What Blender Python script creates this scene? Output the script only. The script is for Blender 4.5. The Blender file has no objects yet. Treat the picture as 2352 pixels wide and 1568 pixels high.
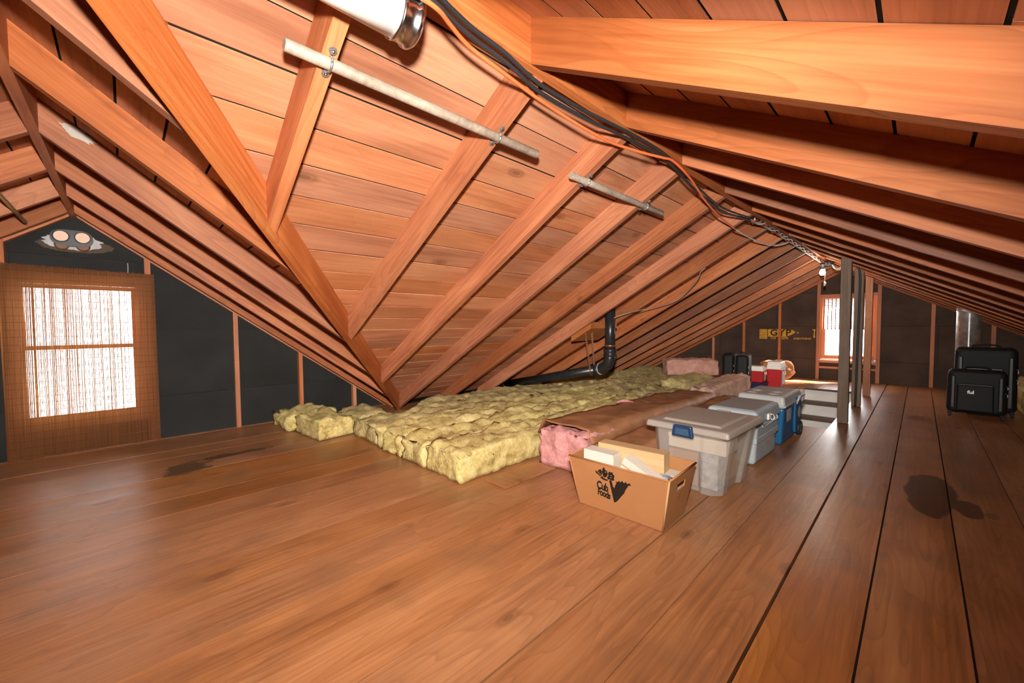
import bpy, bmesh, math, random
from mathutils import Vector, Matrix, noise
random.seed(7)
scene = bpy.context.scene
COL = scene.collection

# ------------------------------------------------------------------ camera, world, lights, exposure
CR, CU, CF = Vector((0.69788, 0.71618, -0.00676)), Vector((-0.02513, 0.03391, 0.99911)), Vector((-0.71578, 0.69709, -0.04166))
cam_d = bpy.data.cameras.new('camera'); cam = bpy.data.objects.new('camera', cam_d); COL.objects.link(cam)
cam_d.sensor_fit = 'HORIZONTAL'; cam_d.sensor_width = 36.0; cam_d.lens = 13.9675; cam_d.clip_start = 0.02
cam.matrix_world = Matrix(((CR.x, CU.x, -CF.x, 0), (CR.y, CU.y, -CF.y, 0), (CR.z, CU.z, -CF.z, 1.0), (0, 0, 0, 1)))
scene.camera = cam

world = bpy.data.worlds.new('world'); scene.world = world; world.use_nodes = True
wbg = world.node_tree.nodes['Background']; wbg.inputs[0].default_value = (0.93, 0.97, 1.0, 1); wbg.inputs[1].default_value = 14.0

def point_lamp(name, loc, power, color, radius, linear=False, aim=None):
    l = bpy.data.lights.new(name, 'SPOT' if aim else 'POINT'); l.energy = power; l.color = color; l.shadow_soft_size = radius
    o = bpy.data.objects.new(name, l); COL.objects.link(o); o.location = loc
    if aim:
        l.spot_size = math.radians(180); l.spot_blend = 1.0; o.rotation_euler = Vector(aim).to_track_quat('-Z', 'Y').to_euler()
    if linear:
        l.use_nodes = True; nt = l.node_tree; em = nt.nodes['Emission']
        fo = nt.nodes.new('ShaderNodeLightFalloff'); fo.inputs['Strength'].default_value = power
        l.energy = 1.0
        nt.links.new(fo.outputs['Linear'], em.inputs['Strength'])
    return o
point_lamp('camera_flash', (0.0, 0.0, 1.225), 225.0, (1.0, 0.93, 0.84), 0.035, True, (-0.82, 0.48, 0.22))
point_lamp('bulb_light', (-0.90, 6.50, 1.66), 95.0, (1.0, 0.80, 0.58), 0.035)

sun_d = bpy.data.lights.new('sun', 'SUN'); sun_d.energy = 90.0; sun_d.angle = math.radians(1.5); sun_d.color = (1.0, 0.95, 0.88)
sun = bpy.data.objects.new('sun', sun_d); COL.objects.link(sun); sun.location = (3, 14, 6); sun.rotation_euler = Vector((-0.50, -0.62, -0.70)).to_track_quat('-Z', 'Y').to_euler()

vs = scene.view_settings
vs.view_transform = 'Standard'; vs.look = 'None'; vs.gamma = 1.0; vs.use_curve_mapping = False
vs.exposure = 0.0

# ------------------------------------------------------------------ materials
def srgb(r, g, b):
    f = lambda c: (c / 255.0 / 12.92) if c / 255.0 <= 0.04045 else ((c / 255.0 + 0.055) / 1.055) ** 2.4
    return (f(r), f(g), f(b), 1)

class NT:
    def __init__(s, name):
        s.m = bpy.data.materials.new(name); s.m.use_nodes = True; s.t = s.m.node_tree
        s.b = s.t.nodes['Principled BSDF']; s.out = s.t.nodes['Material Output']
    def n(s, ty, **k):
        x = s.t.nodes.new(ty)
        for a, v in k.items():
            if a.startswith('i_'):
                key = a[2:].replace('_', ' ')
                x.inputs[key].default_value = v
            else: setattr(x, a, v)
        return x
    def l(s, a, b): s.t.links.new(a, b)
    def math(s, op, a, b=None, c=None):
        x = s.n('ShaderNodeMath', operation=op)
        for i, v in enumerate((a, b, c)):
            if v is None: continue
            if hasattr(v, 'links'): s.l(v, x.inputs[i])
            else: x.inputs[i].default_value = v
        return x.outputs[0]
    def mix(s, fac, a, b, mode='MIX'):
        x = s.n('ShaderNodeMix', data_type='RGBA', blend_type=mode)
        for i, v in ((0, fac), (6, a), (7, b)):
            if hasattr(v, 'links'): s.l(v, x.inputs[i])
            else: x.inputs[i].default_value = v
        return x.outputs[2]
    def ramp(s, fac, stops):
        x = s.n('ShaderNodeValToRGB'); e = x.color_ramp.elements
        while len(e) < len(stops): e.new(0.5)
        for el, (p, c) in zip(e, stops): el.position = p; el.color = c
        s.l(fac, x.inputs[0]); return x.outputs[0]
    def coords(s, scale, rand=True, kind='Object'):
        tc = s.n('ShaderNodeTexCoord'); v = tc.outputs[kind]
        if rand:
            oi = s.n('ShaderNodeObjectInfo'); r = s.math('MULTIPLY', oi.outputs['Random'], 37.0)
            cv = s.n('ShaderNodeCombineXYZ')
            for i in range(3): s.l(r, cv.inputs[i])
            ad = s.n('ShaderNodeVectorMath', operation='ADD'); s.l(v, ad.inputs[0]); s.l(cv.outputs[0], ad.inputs[1]); v = ad.outputs[0]
        mp = s.n('ShaderNodeMapping'); s.l(v, mp.inputs[0]); mp.inputs['Scale'].default_value = scale
        return mp.outputs[0]

def wood(name, dark, mid, light, rough=0.6, spec=0.25, knot=(0.10, 0.035, 0.012, 1), ring=0.5, stain=0.35, vary=0.22, bump=0.15, gray=0.0, knots=True, fine=0.45, knot2=False):
    s = NT(name)
    g1 = s.n('ShaderNodeTexNoise', noise_dimensions='3D'); s.l(s.coords((2.2, 70, 70)), g1.inputs['Vector']); g1.inputs['Scale'].default_value = 1.0; g1.inputs['Detail'].default_value = 5
    g2 = s.n('ShaderNodeTexNoise'); s.l(s.coords((1.1, 4.5, 4.5)), g2.inputs['Vector']); g2.inputs['Scale'].default_value = 1.0; g2.inputs['Detail'].default_value = 3; g2.inputs['Distortion'].default_value = 0.6
    # growth rings: contour lines of a stretched noise
    rg = s.n('ShaderNodeTexNoise'); s.l(s.coords((0.9, 6.5, 6.5)), rg.inputs['Vector']); rg.inputs['Scale'].default_value = 1.0; rg.inputs['Detail'].default_value = 1.2
    rr = s.math('FRACT', s.math('MULTIPLY', rg.outputs[0], 17.0))
    rl = s.ramp(rr, [(0.0, (1, 1, 1, 1)), (0.75, (0.55, 0.55, 0.55, 1)), (0.93, (0, 0, 0, 1)), (1.0, (1, 1, 1, 1))])
    f = s.math('ADD', s.math('MULTIPLY', g1.outputs[0], fine), s.math('MULTIPLY', g2.outputs[0], 1.0 - fine))
    base = s.ramp(f, [(0.32, dark), (0.5, mid), (0.68, light)])
    col = s.mix(s.math('MULTIPLY', s.math('SUBTRACT', 1.0, rl), ring), base, dark)
    bl = s.n('ShaderNodeTexNoise'); s.l(s.coords((0.7, 1.7, 1.7)), bl.inputs['Vector']); bl.inputs['Scale'].default_value = 1.6; bl.inputs['Detail'].default_value = 4
    bf = s.ramp(bl.outputs[0], [(0.5, (0, 0, 0, 1)), (0.72, (1, 1, 1, 1))])
    col = s.mix(s.math('MULTIPLY', bf, stain), col, dark)
    if knots:
        vo = s.n('ShaderNodeTexVoronoi'); s.l(s.coords((1.5, 3.4, 3.4) if knot2 else (2.4, 4.5, 4.5)), vo.inputs['Vector']); vo.inputs['Scale'].default_value = 1.0
        if knot2: vo.voronoi_dimensions = '2D'
        kf = s.ramp(vo.outputs['Distance'], [(0.03, (1, 1, 1, 1)), (0.045, (0.45, 0.45, 0.45, 1)), (0.06, (0.75, 0.75, 0.75, 1)), (0.10, (0, 0, 0, 1))])
        sc = s.n('ShaderNodeSeparateColor'); s.l(vo.outputs['Color'], sc.inputs[0])
        col = s.mix(s.math('MULTIPLY', s.math('MULTIPLY', kf, s.math('GREATER_THAN', sc.outputs[0], 0.62 if knot2 else 0.4)), 0.6), col, knot)
    oi = s.n('ShaderNodeObjectInfo')
    hv = s.n('ShaderNodeHueSaturation'); s.l(col, hv.inputs['Color'])
    s.l(s.math('ADD', s.math('MULTIPLY', oi.outputs['Random'], vary), 1.0 - vary * 0.5), hv.inputs['Value'])
    r2 = s.math('FRACT', s.math('MULTIPLY', oi.outputs['Random'], 7.31))
    s.l(s.math('ADD', s.math('MULTIPLY', r2, 0.16), 0.92 - gray), hv.inputs['Saturation'])
    s.l(hv.outputs[0], s.b.inputs['Base Color'])
    rf = s.math('ADD', s.math('MULTIPLY', g2.outputs[0], 0.3), rough - 0.15); s.l(rf, s.b.inputs['Roughness'])
    s.b.inputs['Specular IOR Level'].default_value = spec
    bp = s.n('ShaderNodeBump'); bp.inputs['Strength'].default_value = bump; bp.inputs['Distance'].default_value = 0.004
    s.l(s.math('ADD', g1.outputs[0], s.math('MULTIPLY', rl, 0.5)), bp.inputs['Height']); s.l(bp.outputs[0], s.b.inputs['Normal'])
    return s

def plain(name, col, rough=0.5, spec=0.4, metal=0.0, var=0.12, scale=6.0, bump=0.0, emit=None):
    s = NT(name)
    nz = s.n('ShaderNodeTexNoise'); s.l(s.coords((1, 1, 1)), nz.inputs['Vector']); nz.inputs['Scale'].default_value = scale; nz.inputs['Detail'].default_value = 5
    d = tuple(c * (1 - var) for c in col[:3]) + (1,); li = tuple(min(1, c * (1 + var)) for c in col[:3]) + (1,)
    s.l(s.ramp(nz.outputs[0], [(0.3, d), (0.7, li)]), s.b.inputs['Base Color'])
    s.b.inputs['Roughness'].default_value = rough; s.b.inputs['Specular IOR Level'].default_value = spec; s.b.inputs['Metallic'].default_value = metal
    if bump:
        bp = s.n('ShaderNodeBump'); bp.inputs['Strength'].default_value = bump; bp.inputs['Distance'].default_value = 0.01
        s.l(nz.outputs[0], bp.inputs['Height']); s.l(bp.outputs[0], s.b.inputs['Normal'])
    if emit: s.b.inputs['Emission Color'].default_value = emit[0]; s.b.inputs['Emission Strength'].default_value = emit[1]
    return s.m

M = {}
M['rafter'] = wood('rafter_wood', (0.21, 0.063, 0.025, 1), (0.36, 0.122, 0.050, 1), (0.47, 0.19, 0.085, 1), 0.6, 0.3, ring=0.4, vary=0.6).m
M['deck'] = wood('roof_board_wood', (0.25, 0.088, 0.040, 1), (0.42, 0.166, 0.080, 1), (0.51, 0.235, 0.118, 1), 0.65, 0.25, ring=0.16, stain=0.30, vary=0.3, fine=0.3, knot2=True).m
M['post'] = wood('post_wood', (0.115, 0.075, 0.05, 1), (0.20, 0.135, 0.095, 1), (0.28, 0.20, 0.15, 1), 0.7, 0.2, ring=0.25, gray=0.1).m
M['orange_post'] = wood('orange_post_wood', (0.28, 0.09, 0.035, 1), (0.42, 0.16, 0.065, 1), (0.5, 0.22, 0.1, 1), 0.6, 0.3).m
M['stud'] = wood('stud_wood', (0.30, 0.095, 0.038, 1), (0.45, 0.16, 0.068, 1), (0.54, 0.22, 0.10, 1), 0.6, 0.3, ring=0.25).m
M['frame'] = wood('window_wood', (0.38, 0.10, 0.025, 1), (0.58, 0.18, 0.05, 1), (0.68, 0.25, 0.08, 1), 0.5, 0.35, ring=0.2).m
M['tread'] = wood('tread_wood', (0.07, 0.035, 0.02, 1), (0.11, 0.06, 0.035, 1), (0.16, 0.09, 0.055, 1), 0.5, 0.3).m
M['rod'] = wood('rod_wood', (0.20, 0.15, 0.11, 1), (0.33, 0.26, 0.20, 1), (0.45, 0.36, 0.28, 1), 0.5, 0.35, ring=0.2, gray=0.1, knots=False).m
M['pine'] = wood('pine_box', (0.60, 0.38, 0.20, 1), (0.70, 0.48, 0.27, 1), (0.78, 0.56, 0.34, 1), 0.5, 0.3, ring=0.2, knots=False).m
# floor boards: browner, worn, with dirty patches and two dark water stains at their places on the floor
def floor_mat():
    s = wood('floor_board_wood', (0.22, 0.084, 0.029, 1), (0.395, 0.162, 0.058, 1), (0.49, 0.225, 0.088, 1), 0.36, 0.55, ring=0.45, stain=0.35, vary=0.18, bump=0.12, knot2=True, fine=0.45)
    geo = s.n('ShaderNodeNewGeometry'); bc = s.b.inputs['Base Color'].links[0].from_socket
    mp = s.n('ShaderNodeMapping'); s.l(geo.outputs['Position'], mp.inputs[0])
    nz = s.n('ShaderNodeTexNoise'); s.l(mp.outputs[0], nz.inputs['Vector']); nz.inputs['Scale'].default_value = 3.2; nz.inputs['Detail'].default_value = 6
    col = s.mix(s.math('MULTIPLY', s.ramp(nz.outputs[0], [(0.5, (0, 0, 0, 1)), (0.72, (1, 1, 1, 1))]), 0.45), bc, (0.16, 0.088, 0.048, 1))
    # grey traffic dirt along the walk to the far window and by the wing window
    n2 = s.n('ShaderNodeTexNoise'); s.l(mp.outputs[0], n2.inputs['Vector']); n2.inputs['Scale'].default_value = 9.0; n2.inputs['Detail'].default_value = 5
    sp = s.n('ShaderNodeSeparateXYZ'); s.l(geo.outputs['Position'], sp.inputs[0])
    def blob(cx, cy, rx, ry, w):
        dx = s.math('DIVIDE', s.math('SUBTRACT', sp.outputs[0], cx), rx); dy = s.math('DIVIDE', s.math('SUBTRACT', sp.outputs[1], cy), ry)
        d = s.math('SQRT', s.math('ADD', s.math('MULTIPLY', dx, dx), s.math('MULTIPLY', dy, dy)))
        d = s.math('ADD', d, s.math('MULTIPLY', s.math('SUBTRACT', n2.outputs[0], 0.5), w))
        return s.ramp(d, [(0.93, (1, 1, 1, 1)), (1.0, (0, 0, 0, 1))])
    st = blob(0.065, 3.36, 0.11, 0.42, 0.7)
    st2 = blob(0.20, 3.20, 0.06, 0.14, 1.1)
    st3 = blob(0.285, 3.17, 0.025, 0.05, 0.9)
    stain = s.math('MINIMUM', s.math('ADD', s.math('ADD', st, st2), s.math('MULTIPLY', st3, 0.5)), 1.0)
    col = s.mix(s.math('MULTIPLY', stain, 0.8), col, (0.045, 0.018, 0.009, 1))
    l1 = blob(-3.62, 0.30, 0.13, 0.16, 2.2); l2 = blob(-3.75, 0.55, 0.05, 0.28, 2.0)
    col = s.mix(s.math('MULTIPLY', s.math('MINIMUM', s.math('ADD', l1, l2), 1.0), 0.75), col, (0.05, 0.025, 0.015, 1))
    s.l(col, s.b.inputs['Base Color'])
    return s.m
M['floor'] = floor_mat()
M['dark'] = plain('dark_gap', (0.02, 0.013, 0.01, 1), 0.9, 0.1)
M['felt'] = plain('roofing_felt', (0.02, 0.014, 0.011, 1), 0.95, 0.05)
def panel_mat(name, c):
    s = NT(name)
    nz = s.n('ShaderNodeTexNoise'); s.l(s.coords((1, 1, 1)), nz.inputs['Vector']); nz.inputs['Scale'].default_value = 3.0; nz.inputs['Detail'].default_value = 6
    n2 = s.n('ShaderNodeTexNoise'); s.l(s.coords((1, 1, 1)), n2.inputs['Vector']); n2.inputs['Scale'].default_value = 160.0
    col = s.ramp(nz.outputs[0], [(0.3, tuple(x * 0.75 for x in c[:3]) + (1,)), (0.7, tuple(x * 1.3 for x in c[:3]) + (1,))])
    s.l(col, s.b.inputs['Base Color']); s.b.inputs['Roughness'].default_value = 0.75; s.b.inputs['Specular IOR Level'].default_value = 0.2
    bp = s.n('ShaderNodeBump'); bp.inputs['Strength'].default_value = 0.2; bp.inputs['Distance'].default_value = 0.003
    s.l(n2.outputs[0], bp.inputs['Height']); s.l(bp.outputs[0], s.b.inputs['Normal'])
    return s.m
M['panel'] = panel_mat('black_sheathing', (0.017, 0.0172, 0.0165, 1))
M['panel_far'] = panel_mat('brown_black_sheathing', (0.060, 0.038, 0.028, 1))
M['white'] = plain('white_paint', (0.78, 0.77, 0.74, 1), 0.5, 0.4, var=0.04)
M['enamel'] = plain('white_enamel', (0.92, 0.91, 0.88, 1), 0.3, 0.5, var=0.02)
M['chrome'] = plain('chrome', (0.55, 0.56, 0.58, 1), 0.2, 0.5, 1.0, var=0.05)
M['galv'] = plain('galvanised_steel', (0.50, 0.51, 0.52, 1), 0.48, 0.5, 0.85, var=0.3, scale=18, bump=0.15)
M['zinc'] = plain('zinc_clamp', (0.50, 0.54, 0.55, 1), 0.35, 0.5, 0.9, var=0.1)
M['iron'] = plain('black_iron', (0.018, 0.018, 0.020, 1), 0.32, 0.5, var=0.3, scale=20, bump=0.1)
M['copper'] = plain('copper_band', (0.45, 0.16, 0.06, 1), 0.4, 0.5, 0.7)
M['strap'] = plain('rusty_strap', (0.24, 0.12, 0.075, 1), 0.5, 0.4, 0.3)
M['rubber'] = plain('black_cable', (0.022, 0.024, 0.027, 1), 0.45, 0.4)
M['orange'] = plain('orange_cord', (0.82, 0.16, 0.05, 1), 0.45, 0.4)
M['wire'] = plain('white_wire', (0.62, 0.60, 0.58, 1), 0.4, 0.4)
M['greywire'] = plain('grey_wire', (0.30, 0.29, 0.28, 1), 0.4, 0.4)
M['redwire'] = plain('brown_wire', (0.28, 0.06, 0.03, 1), 0.4, 0.4)
M['brass'] = plain('brass_tube', (0.62, 0.42, 0.13, 1), 0.3, 0.5, 0.6)
M['foam'] = plain('grey_sealant', (0.42, 0.43, 0.46, 1), 0.7, 0.3, bump=0.5, scale=40)
M['boot'] = plain('black_boot', (0.03, 0.032, 0.036, 1), 0.4, 0.4)
M['pipewall'] = plain('pinkish_pipe', (0.75, 0.52, 0.40, 1), 0.5, 0.3)
M['darkcopper'] = plain('brown_sleeve', (0.16, 0.07, 0.045, 1), 0.5, 0.3)
M['plaster'] = plain('white_smear', (0.40, 0.36, 0.31, 1), 0.8, 0.2)
M['tan_smear'] = plain('tan_smear', (0.085, 0.062, 0.042, 1), 0.8, 0.2)
def fluff(name, dark, mid, light, spots=True):
    s = NT(name)
    a = s.n('ShaderNodeTexNoise'); s.l(s.coords((1, 1, 1)), a.inputs['Vector']); a.inputs['Scale'].default_value = 9; a.inputs['Detail'].default_value = 8; a.inputs['Roughness'].default_value = 0.65
    b = s.n('ShaderNodeTexNoise'); s.l(s.coords((4, 1, 1)), b.inputs['Vector']); b.inputs['Scale'].default_value = 45; b.inputs['Detail'].default_value = 6
    f = s.math('ADD', s.math('MULTIPLY', a.outputs[0], 0.65), s.math('MULTIPLY', b.outputs[0], 0.35))
    col = s.ramp(f, [(0.36, dark), (0.5, mid), (0.64, light)])
    if spots:
        v = s.n('ShaderNodeTexVoronoi'); s.l(s.coords((1, 1, 1)), v.inputs['Vector']); v.inputs['Scale'].default_value = 11
        col = s.mix(s.ramp(v.outputs['Distance'], [(0.045, (1, 1, 1, 1)), (0.07, (0, 0, 0, 1))]), col, (0.05, 0.04, 0.03, 1))
    s.l(col, s.b.inputs['Base Color']); s.b.inputs['Roughness'].default_value = 0.95; s.b.inputs['Specular IOR Level'].default_value = 0.05
    bp = s.n('ShaderNodeBump'); bp.inputs['Strength'].default_value = 0.7; bp.inputs['Distance'].default_value = 0.02
    s.l(f, bp.inputs['Height']); s.l(bp.outputs[0], s.b.inputs['Normal'])
    return s.m
M['yellow'] = fluff('yellow_fibreglass', (0.34, 0.24, 0.080, 1), (0.62, 0.50, 0.20, 1), (0.80, 0.69, 0.36, 1))
M['dusty_yellow'] = fluff('dusty_yellow_fibreglass', (0.26, 0.20, 0.085, 1), (0.50, 0.40, 0.18, 1), (0.70, 0.58, 0.30, 1))
M['pink'] = fluff('pink_fibreglass', (0.44, 0.18, 0.17, 1), (0.60, 0.28, 0.275, 1), (0.70, 0.39, 0.38, 1), False)
M['dull_pink'] = fluff('dusty_pink_fibreglass', (0.40, 0.20, 0.155, 1), (0.58, 0.31, 0.25, 1), (0.68, 0.40, 0.33, 1))
M['tanpink'] = fluff('tan_pink_fibreglass', (0.38, 0.23, 0.17, 1), (0.55, 0.36, 0.28, 1), (0.66, 0.46, 0.37, 1))
M['kraft'] = plain('kraft_facing', (0.36, 0.165, 0.078, 1), 0.5, 0.3, var=0.28, scale=9, bump=0.3)
M['cardboard'] = plain('brown_cardboard', (0.40, 0.182, 0.072, 1), 0.7, 0.2, var=0.05)
M['cardedge'] = plain('cardboard_edge', (0.56, 0.34, 0.17, 1), 0.7, 0.2)
M['ink'] = plain('black_ink', (0.018, 0.013, 0.011, 1), 0.6, 0.2)
M['faint_ink'] = plain('faded_print', (0.36, 0.14, 0.055, 1), 0.7, 0.2)
M['whitebox'] = plain('white_card', (0.72, 0.66, 0.58, 1), 0.6, 0.25, var=0.04)
M['cards_red'] = plain('printed_red_card', (0.42, 0.14, 0.09, 1), 0.4, 0.4, var=0.9, scale=60)
M['cards_blue'] = plain('printed_blue_card', (0.35, 0.38, 0.45, 1), 0.4, 0.4, var=0.5, scale=25)
def clear_mat(name, tint, alpha):
    s = NT(name); s.b.inputs['Base Color'].default_value = tint; s.b.inputs['Roughness'].default_value = 0.35
    tr = s.n('ShaderNodeBsdfTransparent'); tr.inputs[0].default_value = (0.95, 0.93, 0.9, 1); tl = s.n('ShaderNodeBsdfTranslucent'); tl.inputs[0].default_value = tint
    nz = s.n('ShaderNodeTexNoise'); s.l(s.coords((1, 1, 1)), nz.inputs['Vector']); nz.inputs['Scale'].default_value = 5
    m1 = s.n('ShaderNodeMixShader', ); m1.inputs[0].default_value = 0.35; s.l(s.b.outputs[0], m1.inputs[1]); s.l(tl.outputs[0], m1.inputs[2])
    m2 = s.n('ShaderNodeMixShader'); s.l(s.math('ADD', s.math('MULTIPLY', nz.outputs[0], 0.1), 1 - alpha - 0.05), m2.inputs[0]); s.l(m1.outputs[0], m2.inputs[1]); s.l(tr.outputs[0], m2.inputs[2])
    s.l(m2.outputs[0], s.out.inputs[0]); return s.m
M['tote'] = clear_mat('cloudy_plastic', (0.86, 0.83, 0.79, 1), 0.22)
M['totelid'] = clear_mat('dusty_lid_plastic', (0.66, 0.60, 0.55, 1), 0.75)
M['latch'] = plain('navy_latch', (0.012, 0.045, 0.12, 1), 0.35, 0.5)
M['latchgrip'] = plain('pale_navy_grip', (0.05, 0.10, 0.19, 1), 0.35, 0.5)
M['icegrey'] = plain('pale_blue_cooler', (0.40, 0.46, 0.51, 1), 0.45, 0.4, var=0.05)
M['greylid'] = plain('grey_cooler_lid', (0.33, 0.34, 0.345, 1), 0.45, 0.4, var=0.06)
M['lightgrey'] = plain('light_grey_plastic', (0.46, 0.46, 0.455, 1), 0.45, 0.4, var=0.06)
M['blue'] = plain('blue_cooler', (0.012, 0.11, 0.26, 1), 0.4, 0.45, var=0.06)
M['red'] = plain('red_cooler', (0.50, 0.012, 0.018, 1), 0.4, 0.45, var=0.06)
M['navy'] = plain('navy_plastic', (0.012, 0.02, 0.09, 1), 0.4, 0.45)
M['redprint'] = plain('faded_red_print', (0.55, 0.20, 0.18, 1), 0.6, 0.2)
M['greyprint'] = plain('grey_print', (0.09, 0.10, 0.11, 1), 0.6, 0.2)
M['fabric'] = plain('black_nylon', (0.007, 0.007, 0.0075, 1), 0.6, 0.3, var=0.2, scale=80)
M['trimgrey'] = plain('grey_piping', (0.09, 0.09, 0.09, 1), 0.35, 0.5)
M['sheen'] = plain('black_gloss_panel', (0.016, 0.0165, 0.018, 1), 0.4, 0.45)
M['silver'] = plain('silver_logo', (0.55, 0.56, 0.58, 1), 0.3, 0.5, 0.6)
M['bag'] = plain('brown_paper', (0.46, 0.20, 0.085, 1), 0.75, 0.2, var=0.2, bump=0.4)
M['gyp'] = plain('yellow_print', (0.55, 0.30, 0.045, 1), 0.8, 0.1, var=0.25, scale=30)
def bulb_mat():
    s = NT('lit_bulb'); s.b.inputs['Base Color'].default_value = (1, 1, 1, 1); s.b.inputs['Emission Color'].default_value = (1, 0.93, 0.8, 1); s.b.inputs['Emission Strength'].default_value = 30; return s.m
M['bulb'] = bulb_mat()
def glass_mat():
    s = NT('window_glass'); tr = s.n('ShaderNodeBsdfTransparent'); gl = s.n('ShaderNodeBsdfGlossy'); gl.inputs['Roughness'].default_value = 0.05
    mx = s.n('ShaderNodeMixShader'); mx.inputs[0].default_value = 0.06; s.l(tr.outputs[0], mx.inputs[1]); s.l(gl.outputs[0], mx.inputs[2]); s.l(mx.outputs[0], s.out.inputs[0]); return s.m
M['glass'] = glass_mat()
def reed_mat():
    s = NT('reed'); nz = s.n('ShaderNodeTexNoise'); s.l(s.coords((1, 260, 1.5), False), nz.inputs['Vector']); nz.inputs['Scale'].default_value = 1.0; nz.inputs['Detail'].default_value = 3
    c = s.ramp(nz.outputs[0], [(0.35, (0.11, 0.034, 0.010, 1)), (0.65, (0.23, 0.085, 0.028, 1))])
    s.l(c, s.b.inputs['Base Color']); s.b.inputs['Roughness'].default_value = 0.6; s.b.inputs['Specular IOR Level'].default_value = 0.12
    tl = s.n('ShaderNodeBsdfTranslucent'); s.l(s.ramp(nz.outputs[0], [(0.28, (0.35, 0.12, 0.03, 1)), (0.40, (0.55, 0.30, 0.12, 1)), (0.65, (0.72, 0.50, 0.24, 1))]), tl.inputs[0])
    mx = s.n('ShaderNodeMixShader'); mx.inputs[0].default_value = 0.42; s.l(s.b.outputs[0], mx.inputs[1]); s.l(tl.outputs[0], mx.inputs[2]); s.l(mx.outputs[0], s.out.inputs[0]); return s.m
M['reed'] = reed_mat()
M['thread'] = plain('brown_thread', (0.20, 0.075, 0.026, 1), 0.8, 0.1)
def cloth_mat():
    s = NT('checked_voile'); s.b.inputs['Base Color'].default_value = (0.5, 0.42, 0.36, 1)
    tl = s.n('ShaderNodeBsdfTranslucent'); tl.inputs[0].default_value = (0.8, 0.75, 0.7, 1); tr = s.n('ShaderNodeBsdfTransparent')
    mx = s.n('ShaderNodeMixShader'); mx.inputs[0].default_value = 0.4; s.l(tl.outputs[0], mx.inputs[1]); s.l(tr.outputs[0], mx.inputs[2]); s.l(mx.outputs[0], s.out.inputs[0]); return s.m
M['voile'] = cloth_mat()

# ------------------------------------------------------------------ object helpers
def tag(o, label=None, cat=None, group=None, kind=None):
    if label: o['label'] = label
    if cat: o['category'] = cat
    if group: o['group'] = group
    if kind: o['kind'] = kind
    return o
def link(name, me, mat, parent=None, mw=None):
    o = bpy.data.objects.new(name, me); COL.objects.link(o)
    if mat is not None and not me.materials: me.materials.append(mat)
    if parent is not None: o.parent = parent
    if mw is not None: o.matrix_local = mw
    return o
def empty(name, loc=(0, 0, 0), rz=0.0, **k):
    o = bpy.data.objects.new(name, None); COL.objects.link(o); o.location = loc; o.rotation_euler = (0, 0, rz); o.empty_display_size = 0.05
    return tag(o, **k)
def from_bm(name, bm, mat, parent=None, mw=None, smooth=False):
    me = bpy.data.meshes.new(name); bmesh.ops.recalc_face_normals(bm, faces=bm.faces); bm.to_mesh(me); bm.free()
    if smooth:
        for p in me.polygons: p.use_smooth = True
    return link(name, me, mat, parent, mw)
def pyd(name, v, f, mat, parent=None, mw=None, smooth=False):
    me = bpy.data.meshes.new(name); me.from_pydata([tuple(x) for x in v], [], f); me.update()
    bm = bmesh.new(); bm.from_mesh(me); bmesh.ops.recalc_face_normals(bm, faces=bm.faces); bm.to_mesh(me); bm.free()
    if smooth:
        for p in me.polygons: p.use_smooth = True
    return link(name, me, mat, parent, mw)
def prism(name, pts, off, mat, parent=None):
    """polygon pts (world) extruded by off; local x axis runs along pts[0]->pts[1]"""
    pts = [Vector(p) for p in pts]; off = Vector(off); o = pts[0]
    ax = (pts[1] - pts[0]).normalized(); n = off.normalized(); n = (n - ax * n.dot(ax)).normalized(); ay = n.cross(ax)
    R = Matrix((ax, ay, n)); loc = [R @ (p - o) for p in pts]; lo = R @ off; k = len(pts)
    v = loc + [p + lo for p in loc]
    f = [tuple(range(k))[::-1], tuple(range(k, 2 * k))] + [(i, (i + 1) % k, k + (i + 1) % k, k + i) for i in range(k)]
    mw = R.transposed().to_4x4(); mw.translation = o
    return pyd(name, v, f, mat, parent, mw)
def cuboid(name, a, b, mat, parent=None, bev=0.0, long='x'):
    a = Vector(a); b = Vector(b)
    lo = Vector(map(min, a, b)); hi = Vector(map(max, a, b)); d = hi - lo
    L = {'x': (0, 1, 2), 'y': (1, 2, 0), 'z': (2, 0, 1)}[long]
    axes = [Vector((1, 0, 0)), Vector((0, 1, 0)), Vector((0, 0, 1))]
    bm = bmesh.new(); bmesh.ops.create_cube(bm, size=1.0)
    for vv in bm.verts: vv.co = Vector(((vv.co.x) * d[L[0]], vv.co.y * d[L[1]], vv.co.z * d[L[2]]))
    if bev: bmesh.ops.bevel(bm, geom=bm.edges[:], offset=bev, segments=2, affect='EDGES', profile=0.5)
    mw = Matrix((axes[L[0]], axes[L[1]], axes[L[2]])).transposed().to_4x4(); mw.translation = (lo + hi) / 2
    return from_bm(name, bm, mat, parent, mw)
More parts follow.
